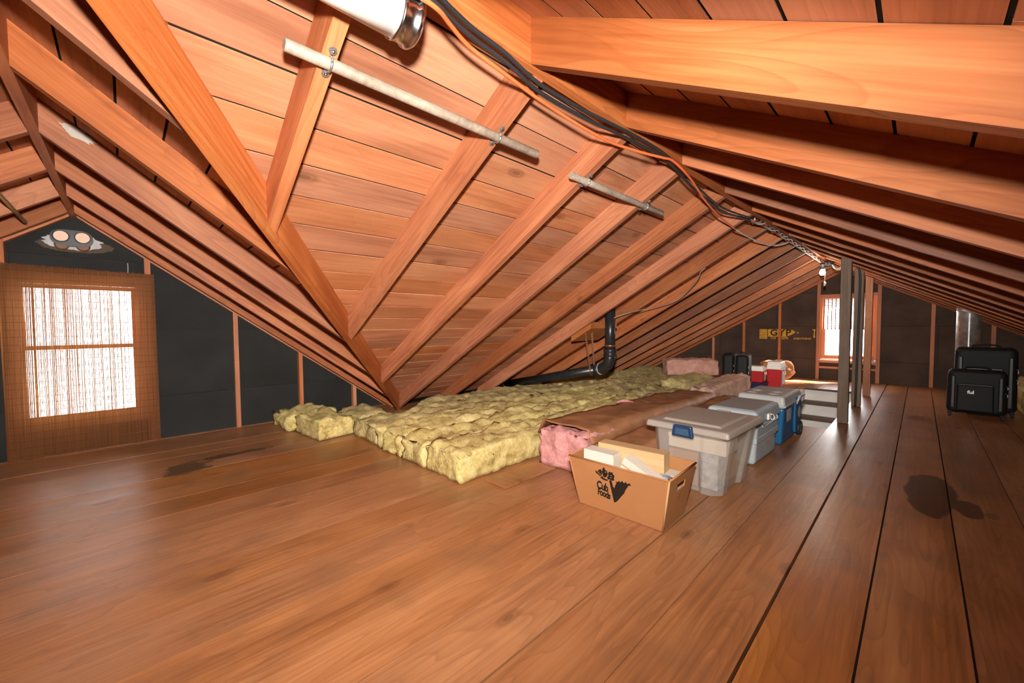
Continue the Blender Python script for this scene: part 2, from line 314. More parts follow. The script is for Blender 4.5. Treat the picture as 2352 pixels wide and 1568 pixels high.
def tbox(name, z0, z1, b, t, mat, parent, bev=0.02, segs=3, off=(0, 0), toff=(0, 0), smooth=True):
    """tapered box: bottom size b, top size t (full widths)"""
    v = [(off[0] + sx * b[0] / 2, off[1] + sy * b[1] / 2, z0) for sx, sy in ((-1, -1), (1, -1), (1, 1), (-1, 1))] + [(off[0] + toff[0] + sx * t[0] / 2, off[1] + toff[1] + sy * t[1] / 2, z1) for sx, sy in ((-1, -1), (1, -1), (1, 1), (-1, 1))]
    bm = bmesh.new(); vs_ = [bm.verts.new(p) for p in v]
    for f in ((3, 2, 1, 0), (4, 5, 6, 7), (0, 1, 5, 4), (1, 2, 6, 5), (2, 3, 7, 6), (3, 0, 4, 7)): bm.faces.new([vs_[i] for i in f])
    if bev: bmesh.ops.bevel(bm, geom=bm.edges[:], offset=bev, segments=segs, affect='EDGES', profile=0.5)
    return from_bm(name, bm, mat, parent, smooth=False)
def catmull(p, n=8):
    p = [Vector(q) for q in p]; out = []
    for i in range(len(p) - 1):
        a = p[max(i - 1, 0)]; b = p[i]; c = p[i + 1]; d = p[min(i + 2, len(p) - 1)]
        for j in range(n):
            t = j / n; out.append(0.5 * ((2 * b) + (c - a) * t + (2 * a - 5 * b + 4 * c - d) * t * t + (3 * b - a - 3 * c + d) * t ** 3))
    out.append(p[-1]); return out
def tube(name, pts, r, mat, parent=None, seg=8, smooth_path=True, n=8, cap=True):
    P = catmull(pts, n) if smooth_path else [Vector(q) for q in pts]
    rad = r if callable(r) else (lambda t: r)
    v = []; f = []; up = None
    for i, q in enumerate(P):
        d = (P[min(i + 1, len(P) - 1)] - P[max(i - 1, 0)]).normalized()
        if up is None: up = Vector((0, 0, 1)) if abs(d.z) < 0.9 else Vector((1, 0, 0))
        s = d.cross(up).normalized(); up = s.cross(d).normalized()
        rr = rad(i / (len(P) - 1))
        for k in range(seg):
            a = 2 * math.pi * k / seg; v.append(q + (s * math.cos(a) + up * math.sin(a)) * rr)
    for i in range(len(P) - 1):
        for k in range(seg):
            a = i * seg + k; b = i * seg + (k + 1) % seg; f.append((a, b, b + seg, a + seg))
    if cap: f.append(tuple(range(seg))[::-1]); f.append(tuple(range(len(v) - seg, len(v))))
    o = pyd(name, v, f, mat, parent, smooth=False)
    for p in o.data.polygons:
        if len(p.vertices) == 4: p.use_smooth = True
    return o
def lathe(name, prof, mat, parent, mw=None, seg=24):
    v = []; f = []
    for r, z in prof:
        for k in range(seg): a = 2 * math.pi * k / seg; v.append((r * math.cos(a), r * math.sin(a), z))
    for i in range(len(prof) - 1):
        for k in range(seg): a = i * seg + k; b = i * seg + (k + 1) % seg; f.append((a, b, b + seg, a + seg))
    if prof[0][0] > 1e-5: f.append(tuple(range(seg))[::-1])
    if prof[-1][0] > 1e-5: f.append(tuple(range(len(v) - seg, len(v))))
    o = pyd(name, v, f, mat, parent, mw)
    for p in o.data.polygons:
        if len(p.vertices) == 4: p.use_smooth = True
    return o
def text_mesh(name, body, size, mat, parent, mw, shear=0.0, bold=0.0, extrude=0.0004, space=1.0):
    cu = bpy.data.curves.new(name, 'FONT'); cu.body = body; cu.size = size; cu.shear = shear; cu.offset = bold; cu.extrude = extrude; cu.align_x = 'CENTER'; cu.align_y = 'CENTER'; cu.space_character = space
    tmp = bpy.data.objects.new(name + '_tmp', cu); COL.objects.link(tmp)
    bpy.context.view_layer.update()
    me = bpy.data.meshes.new_from_object(tmp.evaluated_get(bpy.context.evaluated_depsgraph_get()))
    bpy.data.objects.remove(tmp); bpy.data.curves.remove(cu); me.name = name
    return link(name, me, mat, parent, mw)
def flat(name, poly, mat, parent, mw, th=0.0008):
    k = len(poly); v = [(x, y, 0) for x, y in poly] + [(x, y, th) for x, y in poly]
    f = [tuple(range(k))[::-1], tuple(range(k, 2 * k))] + [(i, (i + 1) % k, k + (i + 1) % k, k + i) for i in range(k)]
    return pyd(name, v, f, mat, parent, mw)
def clip(poly, a, b, c):
    """keep a*u+b*v+c>=0"""
    out = []
    for i in range(len(poly)):
        p, q = poly[i], poly[(i + 1) % len(poly)]; dp = a * p[0] + b * p[1] + c; dq = a * q[0] + b * q[1] + c
        if dp >= 0: out.append(p)
        if (dp >= 0) != (dq >= 0): t = dp / (dp - dq); out.append((p[0] + t * (q[0] - p[0]), p[1] + t * (q[1] - p[1])))
    return out

# ------------------------------------------------------------------ geometry of the attic
XR, ZR, T = -0.9334, 1.8675, 0.5559          # main ridge (along y), roof slope
YR, ZW, TW = -0.2648, 1.8939, 0.7299         # wing ridge (along x), roof slope
YF, XW = 8.861, -4.761                       # far gable wall, wing gable wall
DV = 0.152                                   # plumb depth of rafters
zl = lambda x: ZR + T * (x - XR)             # underside of left rafters
zr_ = lambda x: ZR - T * (x - XR)            # right rafters
zw = lambda y: ZW - TW * (y - YR)            # wing, towards the main roof
zb = lambda y: ZW + TW * (y - YR)            # wing, other side
y_val = lambda x: YR + (ZW - zl(x)) / TW
x_val = lambda y: XR + (zw(y) - ZR) / T
y_hip = lambda x: YR - (ZW - zr_(x)) / TW
x_hip = lambda y: XR + (ZR - zb(y)) / T

# ---- ceiling
ceiling = empty('ceiling', label='sloping orange timber attic roof of rafters and boards', cat='roof', kind='structure')
TH = 0.042
def rafter(p, q, th_dir, parent=ceiling, name='rafter', th=TH, dv=DV, mat=None, dz=0.0):
    p = Vector(p); q = Vector(q); d = Vector(th_dir).normalized() * th
    return prism(name, [p, q, q + d, p + d], (0, 0, dv), mat or M['rafter'], parent)
RB = 0.018
left_y = [0.451, 1.087, 1.696, 2.286, 2.979, 3.603, 4.161, 4.75, 5.333, 5.94, 6.55, 7.16, 7.77, 8.38, 8.80]
def rafter_cut(p, q, q2, th_dir, th=TH):
    p = Vector(p); d = Vector(th_dir).normalized() * th
    return prism('rafter', [p, Vector(q), Vector(q2), p + d], (0, 0, DV), M['rafter'], ceiling)
for y in left_y:
    xa = max(x_val(y), -4.36); xb = max(x_val(y - TH), -4.36)
    rafter_cut((XR - RB, y, zl(XR - RB)), (xa, y, zl(xa)), (xb, y - TH, zl(xb)), (0, -1, 0))
right_y = [-1.4, -0.79, -0.18, 0.42, 1.03, 1.637, 2.222, 2.894, 3.5, 4.1, 4.72, 5.33, 5.94, 6.55, 7.16, 7.77, 8.38, 8.80]
for y in right_y:
    xs = XR + RB if y > YR else x_hip(y)
    rafter((xs, y, zr_(xs)), (2.5, y, zr_(2.5)), (0, -1, 0))
wing_x = [-1.58, -2.193, -2.831, -3.42, -4.02, -4.58]
wing_rafters = []
for x in wing_x:
    ya = min(y_val(x) - 0.058, 2.40); yb = min(y_val(x + TH) - 0.058, 2.40)
    wing_rafters.append(rafter_cut((x, YR + RB, zw(YR + RB)), (x, ya, zw(ya)), (x + TH, yb, zw(yb)), (1, 0, 0)))
for x in [-1.50, -2.25, -2.86, -3.46, -4.06, -4.60, -0.85, -0.2]:
    ys = YR - RB if x < XR else y_hip(x)
    rafter((x, ys, zb(ys)), (x, -2.85, zb(-2.85)), (1, 0, 0))
cuboid('ridge_board', (XR - RB, YR - 0.02, ZR - 0.008), (XR + RB, YF, ZR + 0.19), M['rafter'], ceiling, long='y')
cuboid('ridge_board', (XW, YR - RB, ZW - 0.008), (XR - RB, YR + RB, ZW + 0.19), M['rafter'], ceiling, long='x')
# valley rafter
pv = Vector((XR, y_val(XR), zl(XR))); qv = Vector((-4.36, y_val(-4.36), zl(-4.36))); dv_ = (qv - pv).normalized(); side = Vector((dv_.y, -dv_.x, 0)).normalized()
if side.x > 0: side = -side   # thickness goes to the wing side
prism('valley_rafter', [pv, qv, qv + side * 0.046, pv + side * 0.046], (0, 0, 0.185), M['rafter'], ceiling)
ph = Vector((XR, y_hip(XR), zr_(XR))); qh = Vector((2.5, y_hip(2.5), zr_(2.5))); prism('hip_rafter', [ph, qh, qh + Vector((0.03, 0.03, 0)), ph + Vector((0.03, 0.03, 0))], (0, 0, 0.185), M['rafter'], ceiling)
# roof boards
BW = 0.166
def rows(n, f0, step):
    for i in range(n): yield f0 + step * i, f0 + step * (i + 1)
cs = 1 / math.sqrt(1 + T * T); cw = 1 / math.sqrt(1 + TW * TW)
def splits(a, b, lo=1.6, hi=3.6):
    out = [a]
    while b - out[-1] > hi: out.append(out[-1] + random.uniform(lo, hi))
    if b - out[-1] < 0.5 and len(out) > 1: out.pop()
    return out + [b]
G = 0.0040
def board_row(edge_a, edge_b, zf, along, starts, end, off=0.004):
    """edge_a/edge_b: cross coordinate; starts: start along for each edge"""
    s0 = max(starts); sp = splits(s0, end)
    for i in range(len(sp) - 1):
        a0 = sp[i] if i else starts[0]; b0 = sp[i] if i else starts[1]; e = sp[i + 1] - (0.003 if i < len(sp) - 2 else 0)
        lift = random.uniform(0, 0.002)
        if along == 'y': pts = [(edge_a, a0, zf(edge_a) + lift), (edge_a, e, zf(edge_a) + lift), (edge_b, e, zf(edge_b) + lift), (edge_b, b0, zf(edge_b) + lift)]
        else: pts = [(a0, edge_a, zf(edge_a) + lift), (e, edge_a, zf(edge_a) + lift), (e, edge_b, zf(edge_b) + lift), (b0, edge_b, zf(edge_b) + lift)]
        prism('roof_board', pts, (0, 0, off), M['deck'], ceiling)
for a, b in rows(24, 0.0, BW * cs):   # left slope
    xa, xb = XR - a - G, XR - b + G
    board_row(xa, xb, lambda x: zl(x) + DV, 'y', (y_val(xa), y_val(xb)), YF)
for a, b in rows(24, 0.0, BW * cs):   # right slope
    xa, xb = XR + a + G, XR + b - G
    board_row(xa, xb, lambda x: zr_(x) + DV, 'y', (y_hip(xa), y_hip(xb)), YF)
for a, b in rows(20, 0.0, BW * cw):   # wing, right side (starts at the wall, ends on the valley)
    ya, yb = YR + a + G, YR + b - G
    xa, xb = x_val(ya), x_val(yb)
    if min(xa, xb) < XW + 0.1: xa = max(xa, XW + 0.05); xb = max(xb, XW + 0.05)
    z = lambda y: zw(y) + DV
    if max(xa, xb) - XW > 2.4:
        m = XW + random.uniform(1.0, 1.7)
        prism('roof_board', [(XW, ya, z(ya)), (m, ya, z(ya)), (m, yb, z(yb)), (XW, yb, z(yb))], (0, 0, 0.004), M['deck'], ceiling)
    else: m = XW
    prism('roof_board', [(m + 0.003, ya, z(ya)), (xa, ya, z(ya)), (xb, yb, z(yb)), (m + 0.003, yb, z(yb))], (0, 0, 0.004), M['deck'], ceiling)
for a, b in rows(20, 0.0, BW * cw):   # wing, other side
    ya, yb = YR - a - G, YR - b + G
    z = lambda y: zb(y) + DV; m = XW + random.uniform(1.5, 2.5)
    prism('roof_board', [(XW, ya, z(ya)), (m, ya, z(ya)), (m, yb, z(yb)), (XW, yb, z(yb))], (0, 0, 0.004), M['deck'], ceiling)
    prism('roof_board', [(m + 0.003, ya, z(ya)), (x_hip(ya), ya, z(ya)), (x_hip(yb), yb, z(yb)), (m + 0.003, yb, z(yb))], (0, 0, 0.004), M['deck'], ceiling)
# felt over the boards
F0 = DV + 0.0085
zl_f = lambda x: zl(x) + F0
xe = -4.72
prism('roofing_felt', [(XR, y_val(XR), zl_f(XR)), (XR, YF + 0.06, zl_f(XR)), (xe, YF + 0.06, zl_f(xe)), (xe, y_val(xe), zl_f(xe))], (0, 0, 0.006), M['felt'], ceiling)
zr_f = lambda x: zr_(x) + F0
prism('roofing_felt', [(XR, y_hip(XR), zr_f(XR)), (XR, YF + 0.06, zr_f(XR)), (2.85, YF + 0.06, zr_f(2.85)), (2.85, y_hip(2.85), zr_f(2.85))], (0, 0, 0.006), M['felt'], ceiling)
zw_f = lambda y: zw(y) + F0
prism('roofing_felt', [(XW - 0.06, YR, zw_f(YR)), (x_val(YR), YR, zw_f(YR)), (x_val(2.68), 2.68, zw_f(2.68)), (XW - 0.06, 2.68, zw_f(2.68))], (0, 0, 0.006), M['felt'], ceiling)
zb_f = lambda y: zb(y) + F0
prism('roofing_felt', [(XW - 0.06, YR, zb_f(YR)), (x_hip(YR), YR, zb_f(YR)), (x_hip(-3.2), -3.2, zb_f(-3.2)), (XW - 0.06, -3.2, zb_f(-3.2))], (0, 0, 0.006), M['felt'], ceiling)

# ---- floor
SX0, SX1, SY0, SY1 = -1.32, -0.5925, 4.715, 7.53       # stairwell opening
def boxes_mesh(name, bxs, mat, parent=None):
    v = []; f = []
    for a, b in bxs:
        k = len(v); v += [(x, y, z) for z in (a[2], b[2]) for x, y in ((a[0], a[1]), (b[0], a[1]), (b[0], b[1]), (a[0], b[1]))]
        f += [tuple(k + i for i in q) for q in ((3, 2, 1, 0), (4, 5, 6, 7), (0, 1, 5, 4), (1, 2, 6, 5), (2, 3, 7, 6), (3, 0, 4, 7))]
    return pyd(name, v, f, mat, parent)
floor = boxes_mesh('floor', [((-5.0, -3.4, -0.09), (SX0, 9.0, -0.028)), ((SX1, -3.4, -0.09), (3.0, 9.0, -0.028)), ((SX0, -3.4, -0.09), (SX1, SY0, -0.028)), ((SX0, SY1, -0.09), (SX1, 9.0, -0.028))], M['dark'])
tag(floor, 'worn brown plank attic floor with wide boards', 'floor', kind='structure')
seam0, FW = -0.35, 0.2425
forced = {1: [4.255], -3: [-1.6, 5.4], -1: [2.95], 0: [5.685], 2: [], -6: [0.978, 4.4], -5: [-0.113, 5.0], -2: []}
for n in range(-19, 14):
    x0 = seam0 + FW * n; x1 = x0 + FW
    if x0 < -5.0: continue
    lo, hi = -3.0, YF
    if n in forced and forced[n]: cuts = sorted(forced[n])
    elif n < -6: cuts = [random.uniform(2.6, 4.6)]
    else: cuts = [random.uniform(-2.2, -1.2), random.uniform(5.0, 6.6)]
    ys = [lo] + cuts + [hi]
    for i in range(len(ys) - 1):
        a, b = ys[i], ys[i + 1]
        segs = [(a, b)]
        if x0 > SX0 - 0.02 and x1 < SX1 + 0.02:
            segs = []
            if a < SY0: segs.append((a, min(b, SY0)))
            if b > SY1: segs.append((max(a, SY1), b))
        for (p, q) in segs:
            if q - p < 0.05: continue
            g = random.uniform(0.001, 0.0024); gl = 0.008 if n == 0 else (0.0045 if n in (-2, 1, 2) else g)
            zt = random.uniform(-0.0025, 0.0); tilt = random.uniform(-0.001, 0.001)
            prism('floor_board', [(x0 + gl, p + 0.001, -0.024 + zt), (x0 + gl, q - 0.001, -0.024 + zt), (x1 - g, q - 0.001, -0.024 + zt), (x1 - g, p + 0.001, -0.024 + zt)], (0, 0, 0.024), M['floor'], floor)

# ---- wing gable wall (left)
def gable_wall(name, axis, pos, apex, za, slope, half_lo, half_hi, win, courses, joints, mat, thick, label):
    """axis 'x': wall plane x=pos, u=y ; axis 'y': wall plane y=pos, u=x.  outward is sign of thick"""
    P = (lambda u, z, d=0.0: (pos + d, u, z)) if axis == 'x' else (lambda u, z, d=0.0: (u, pos + d, z))
    sgn = 1 if thick > 0 else -1
    def cut(poly):
        poly = clip(poly, -slope, -1, za + slope * apex); poly = clip(poly, slope, -1, za - slope * apex); return poly
    wu0, wu1, wz0, wz1 = win
    root = empty(name, label=label, cat='wall', kind='structure')
    def rects(u0, u1, z0, z1):
        r = []
        if u1 <= wu0 or u0 >= wu1 or z1 <= wz0 or z0 >= wz1: return [(u0, u1, z0, z1)]
        if u0 < wu0: r.append((u0, wu0, z0, z1))
        if u1 > wu1: r.append((wu1, u1, z0, z1))
        a, b = max(u0, wu0), min(u1, wu1)
        if z0 < wz0: r.append((a, b, z0, wz0))
        if z1 > wz1: r.append((a, b, wz1, z1))
        return r
    E_ = 0.002
    for ci in range(len(courses) - 1):
        js = joints[ci % len(joints)]
        us = [half_lo] + [j for j in js if half_lo < j < half_hi] + [half_hi]
        for k in range(len(us) - 1):
            for r in rects(us[k], us[k + 1], courses[ci], courses[ci + 1]):
                poly = cut([(r[0] + E_, r[2] + E_), (r[1] - E_, r[2] + E_), (r[1] - E_, r[3] - E_), (r[0] + E_, r[3] - E_)])
                if len(poly) >= 3: prism('sheathing_panel', [P(u, z) for u, z in poly], (thick, 0, 0) if axis == 'x' else (0, thick, 0), mat, root)
    for i, r in enumerate(rects(half_lo, half_hi, -0.05, za + 0.1)):
        poly = cut([(r[0], r[2]), (r[1], r[2]), (r[1], r[3]), (r[0], r[3])])
        if len(poly) >= 3: prism('wall_backing', [P(u, z, thick) for u, z in poly], (0.012 * sgn, 0, 0) if axis == 'x' else (0, 0.012 * sgn, 0), M['dark'], root)
    return root
WIN1 = (-0.60, 0.10, 0.25, 1.37)
wall_left = gable_wall('wall_left', 'x', XW, YR, ZW + DV + 0.02, TW, -3.0, 2.6, WIN1, [-0.02, 0.38, 0.975, 1.57, 2.2], [[-1.5], [-1.2, 1.75], [-1.9], []], M['panel'], -0.012, 'black sheathed gable wall around the blind-covered window')
for y in (-1.66, -1.05, -0.655, 0.14, 0.765, 1.345, 1.93):
    top = (zw(y + 0.04) if y > YR else zb(y)) + 0.06
    cuboid('stud', (XW, y, 0.0), (XW + 0.055, y + 0.038, top), M['stud'], wall_left, long='z')
# top plates following the roof on the wing wall
for f_, s_ in ((zw, 1), (zb, -1)):
    ye = 2.45 if s_ > 0 else -2.8
    prism('gable_plate', [(XW, YR + 0.02 * s_, f_(YR + 0.02 * s_) + 0.0), (XW, ye, f_(ye) + 0.0), (XW + 0.05, ye, f_(ye) + 0.0), (XW + 0.05, YR + 0.02 * s_, f_(YR + 0.02 * s_) + 0.0)], (0, 0, 0.05), M['stud'], wall_left)
# ---- far gable wall
WIN2 = (-1.235, -0.495, 0.36, 1.45)
wall_back = gable_wall('wall_back', 'y', YF, XR, ZR + DV + 0.02, T, -4.75, 2.9, WIN2, [-0.02, 0.355, 0.935, 1.535, 2.2], [[-1.64, 0.8], [-2.9, 0.2], [-1.9, 1.0], []], M['panel_far'], 0.012, 'dark brown sheathed gable wall at the far end of the attic')
for x in (-3.03, -2.46, -1.86, 0.117, 0.71, 1.3):
    top = (zl(x) if x < XR else zr_(x + 0.04)) + 0.04
    cuboid('stud', (x, YF - 0.055, 0.0), (x + 0.042, YF, top), M['stud'], wall_back, long='z')
for x in (-1.282, -0.492):
    top = (zl(x) if x < XR else zr_(x + 0.04)) + 0.04
    cuboid('stud', (x, YF - 0.06, 0.0), (x + 0.047, YF, top), M['stud'], wall_back, long='z')
cuboid('header', (-1.235, YF - 0.05, 1.452), (-0.492, YF, 1.492), M['stud'], wall_back)
cuboid('sill_stud', (-1.235, YF - 0.05, 0.200), (-0.492, YF, 0.235), M['stud'], wall_back)
cuboid('sill_stud', (-1.235, YF - 0.05, 0.300), (-0.492, YF, 0.345), M['stud'], wall_back)
# printing on the far sheathing
def wall_mw(x, z, d=0.0025): return Matrix(((1, 0, 0, x), (0, 0, -1, YF - d), (0, 1, 0, z), (0, 0, 0, 1)))
flat('printed_block', [(-2.180, .700), (-2.050, .700), (-2.050, .885), (-2.180, .885)], M['gyp'], wall_back, wall_mw(0, 0))
flat('printed_block', [(-2.038, .745), (-1.75, .745), (-1.66, .785), (-1.60, .825), (-1.64, .870), (-1.72, .870), (-1.78, .885), (-2.038, .885)], M['gyp'], wall_back, wall_mw(0, 0))
flat('printed_block', [(-1.575, .805), (-1.545, .822), (-1.575, .842)], M['gyp'], wall_back, wall_mw(0, 0))
flat('printed_block', [(-1.335, .735), (-1.305, .735), (-1.315, .80), (-1.305, .885), (-1.35, .885), (-1.345, .868), (-1.325, .862), (-1.33, .80)], M['gyp'], wall_back, wall_mw(0, 0))
text_mesh('lettering', 'GYP', 0.165, M['ink'], wall_back, wall_mw(-1.835, 0.815, 0.004), bold=0.004, space=1.15)
text_mesh('lettering', 'THE  FIREPR', 0.055, M['gyp'], wall_back, wall_mw(-1.86, 0.716), shear=0.25, bold=0.001)
text_mesh('lettering', 'SHEATHING', 0.048, M['gyp'], wall_back, wall_mw(-1.50, 0.712), shear=0.25, bold=0.001)
for i in range(4):
    for j in range(3):
        flat('printed_mark', [(-2.165 + 0.028 * i, .725 + .05 * j), (-2.147 + 0.028 * i, .725 + .05 * j), (-2.147 + 0.028 * i, .733 + .05 * j), (-2.165 + 0.028 * i, .733 + .05 * j)], M['ink'], wall_back, wall_mw(0, 0, 0.004))

# ---- window 1 (wing)
window_1 = empty('window_1', (XW, -0.25, 0.25), label='double hung wooden window behind the reed blind', cat='window', kind='structure')
def wx(name, y0, y1, z0, z1, x0, x1, mat, parent=window_1):
    o = cuboid(name, (x0, y0 + 0.25, z0 - 0.25), (x1, y1 + 0.25, z1 - 0.25), mat, parent, long='y' if y1 - y0 > z1 - z0 else 'z'); return o
for y0, y1, z0, z1 in ((-0.655, -0.575, 0.19, 1.43), (0.075, 0.155, 0.19, 1.43), (-0.575, 0.075, 1.345, 1.43), (-0.575, 0.075, 0.19, 0.275)): wx('window_casing', y0, y1, z0, z1, -0.012, 0.022, M['frame'])
for nm, z0, z1, xo in (('upper_sash', 0.83, 1.345, -0.055), ('lower_sash', 0.275, 0.862, -0.022)):
    sash = wx(nm, -0.575, -0.548, z0, z1, xo, xo + 0.03, M['frame'])
    for y0, y1, a, b in ((0.048, 0.075, z0, z1), (-0.548, 0.048, z1 - 0.032, z1), (-0.548, 0.048, z0, z0 + 0.032)): wx('sash_rail', y0, y1, a, b, xo, xo + 0.03, M['frame'])
    wx('pane', -0.548, 0.048, z0 + 0.032, z1 - 0.032, xo + 0.012, xo + 0.016, M['glass'])
# ---- window 2 (far)
window_2 = empty('window_2', (-0.865, YF, 0.36), label='narrow far wooden window with half drawn checked shade', cat='window', kind='structure')
def wy(name, x0, x1, z0, z1, y0, y1, mat, parent=window_2): return cuboid(name, (x0 + 0.865, y0, z0 - 0.36), (x1 + 0.865, y1, z1 - 0.36), mat, parent, long='x' if x1 - x0 > z1 - z0 else 'z')
for x0, x1, z0, z1 in ((-1.235, -1.205, 0.36, 1.45), (-0.525, -0.495, 0.36, 1.45), (-1.205, -0.525, 1.415, 1.45), (-1.205, -0.525, 0.36, 0.39)): wy('window_casing', x0, x1, z0, z1, -0.03, 0.05, M['frame'])
for z0, z1, yo in ((0.88, 1.415, 0.03), (0.39, 0.915, 0.0)):
    for x0, x1, a, b in ((-1.205, -1.165, z0, z1), (-0.565, -0.525, z0, z1), (-1.165, -0.565, z1 - 0.035, z1), (-1.165, -0.565, z0, z0 + 0.045)): wy('sash_rail', x0, x1, a, b, yo, yo + 0.028, M['frame'])
    wy('pane', -1.165, -0.565, z0 + 0.045, z1 - 0.035, yo + 0.012, yo + 0.016, M['glass'])

# ------------------------------------------------------------------ stairs
stairs = empty('staircase', (0, 0, 0), label='white painted stairwell with brown treads going down through the floor', cat='stairs')
D, RISE = 0.245, 0.185
for i in range(5):
    y1 = SY1 - i * D; zt = -i * RISE
    cuboid('riser', (SX0 + 0.10, y1 - 0.0, zt - RISE), (SX1, y1 + 0.02, zt - 0.03 if i else -0.028), M['white'], stairs)
    if i == 0: cuboid('tread', (SX0 + 0.10, y1 - 0.03, -0.026), (SX1, y1 + 0.0, 0.002), M['tread'], stairs)
    else: cuboid('tread', (SX0 + 0.10, y1 - 0.03, zt - 0.03), (SX1, y1 + D, zt), M['tread'], stairs)
cuboid('stringer', (SX0 + 0.0, SY0, -1.1), (SX0 + 0.10, SY1, -0.03), M['white'], stairs)
cuboid('well_wall', (SX1, SY0, -1.1), (SX1 + 0.02, SY1 + 0.02, -0.03), M['white'], stairs)
cuboid('well_wall', (SX0, SY0 - 0.02, -1.1), (SX1, SY0, -0.03), M['white'], stairs)
cuboid('well_base', (SX0, SY0, -1.12), (SX1, SY1, -1.1), M['white'], stairs)

# ------------------------------------------------------------------ posts
def post(x0, x1, y, mat, label, d=0.085):
    r = empty('support_post', ((x0 + x1) / 2, y, 0.001), label=label, cat='post'); w = (x1 - x0) / 2
    top = zr_(x1 + 0.01) - 0.004
    bm = bmesh.new(); vs_ = [bm.verts.new(p) for p in [(-w, -d / 2, 0), (w, -d / 2, 0), (w, d / 2, 0), (-w, d / 2, 0), (-w, -d / 2, top + T * 2 * w), (w, -d / 2, top), (w, d / 2, top), (-w, d / 2, top + T * 2 * w)]]
    for f in ((3, 2, 1, 0), (4, 5, 6, 7), (0, 1, 5, 4), (1, 2, 6, 5), (2, 3, 7, 6), (3, 0, 4, 7)): bm.faces.new([vs_[i] for i in f])
    bmesh.ops.bevel(bm, geom=bm.edges[:], offset=0.003, segments=1, affect='EDGES')
    # turn so the grain runs up the post
    R = Matrix(((0, 0, 1), (1, 0, 0), (0, 1, 0)))
    for vv in bm.verts: vv.co = R @ vv.co
    from_bm('post_shaft', bm, mat, r, R.transposed().to_4x4())
    return r
post(-0.560, -0.478, 5.13, M['post'], 'grey weathered wooden post beside the stairwell, tallest of three')
post(-0.556, -0.470, 6.25, M['post'], 'dark wooden post with a black cable running down it')
post(-0.527, -0.450, 7.22, M['orange_post'], 'orange wooden post nearest the far window')
pc = tube('post_cable', [(-0.62, 6.16, 1.70), (-0.57, 6.17, 1.685), (-0.53, 6.185, 1.655), (-0.505, 6.19, 1.56), (-0.503, 6.19, 1.3), (-0.508, 6.19, 0.8), (-0.512, 6.19, 0.3), (-0.515, 6.19, 0.006)], 0.011, M['rubber'])
tag(pc, 'thick black cable clipped to the dark middle post', 'cable')

# ------------------------------------------------------------------ reed blind over the wing window
def reed_blind():
    r = empty('reed_blind', (-4.66, -0.225, 0.012), label='tall brown reed blind hanging in front of the wing window', cat='blind')
    y0, y1, h = -0.415, 0.422, 1.445
    rng = random.Random(3); v = []; f = []
    ws = []
    while sum(ws) < y1 - y0: ws.append(rng.uniform(0.0016, 0.0042))
    n = len(ws); yc = y0
    for i in range(n):
        y = yc + ws[i] / 2; yc += ws[i]; w = ws[i] * 0.5 - rng.choice((0.00008, 0.00012, 0.0002, 0.0004))
        z = 0.0; top = h + 0.02 * (1 - i / n) + rng.uniform(-0.004, 0.004); bow = rng.uniform(-0.0006, 0.0006)
        segs = 2
        k = len(v); zs = [z + rng.uniform(0, 0.006), h * 0.5, top]
        lean = -0.025 * (i / n)
        for j, zz in enumerate(zs):
            yy = y + (bow if j == 1 else 0) - (0.012 * (1 - i / n) * (1 - zz / h))
            for dx, dy in ((-0.0012, -w), (0.0012, -w), (0.0012, w), (-0.0012, w)): v.append((dx, yy + dy, zz))
        for j in range(2):
            for q in range(4): a = k + j * 4 + q; b = k + j * 4 + (q + 1) % 4; f.append((a, b, b + 4, a + 4))
    o = pyd('reeds', v, f, M['reed'], r); o['kind'] = 'stuff'
    v = []; f = []
    for i in range(26):
        z = 0.03 + i * 0.0555 + rng.uniform(-0.006, 0.006); k = len(v)
        for dz in (-0.0011, 0.0011): v += [(0.0022, y0, z + dz), (0.0022, y1, z + dz), (-0.0022, y1, z + dz), (-0.0022, y0, z + dz)]
        f += [tuple(k + a for a in q) for q in ((3, 2, 1, 0), (4, 5, 6, 7), (0, 1, 5, 4), (1, 2, 6, 5), (2, 3, 7, 6), (3, 0, 4, 7))]
    o = pyd('binding_threads', v, f, M['thread'], r); o['kind'] = 'stuff'
    cuboid('head_batten', (-0.008, y0, h - 0.02), (-0.003, y1, h + 0.0), M['thread'], r, long='y')
    tube('hanging_cord', [(0, 0.26, h), (-0.02, 0.262, h + 0.05), (-0.075, 0.262, h + 0.09)], 0.0025, M['wire'], r, seg=6)
reed_blind()

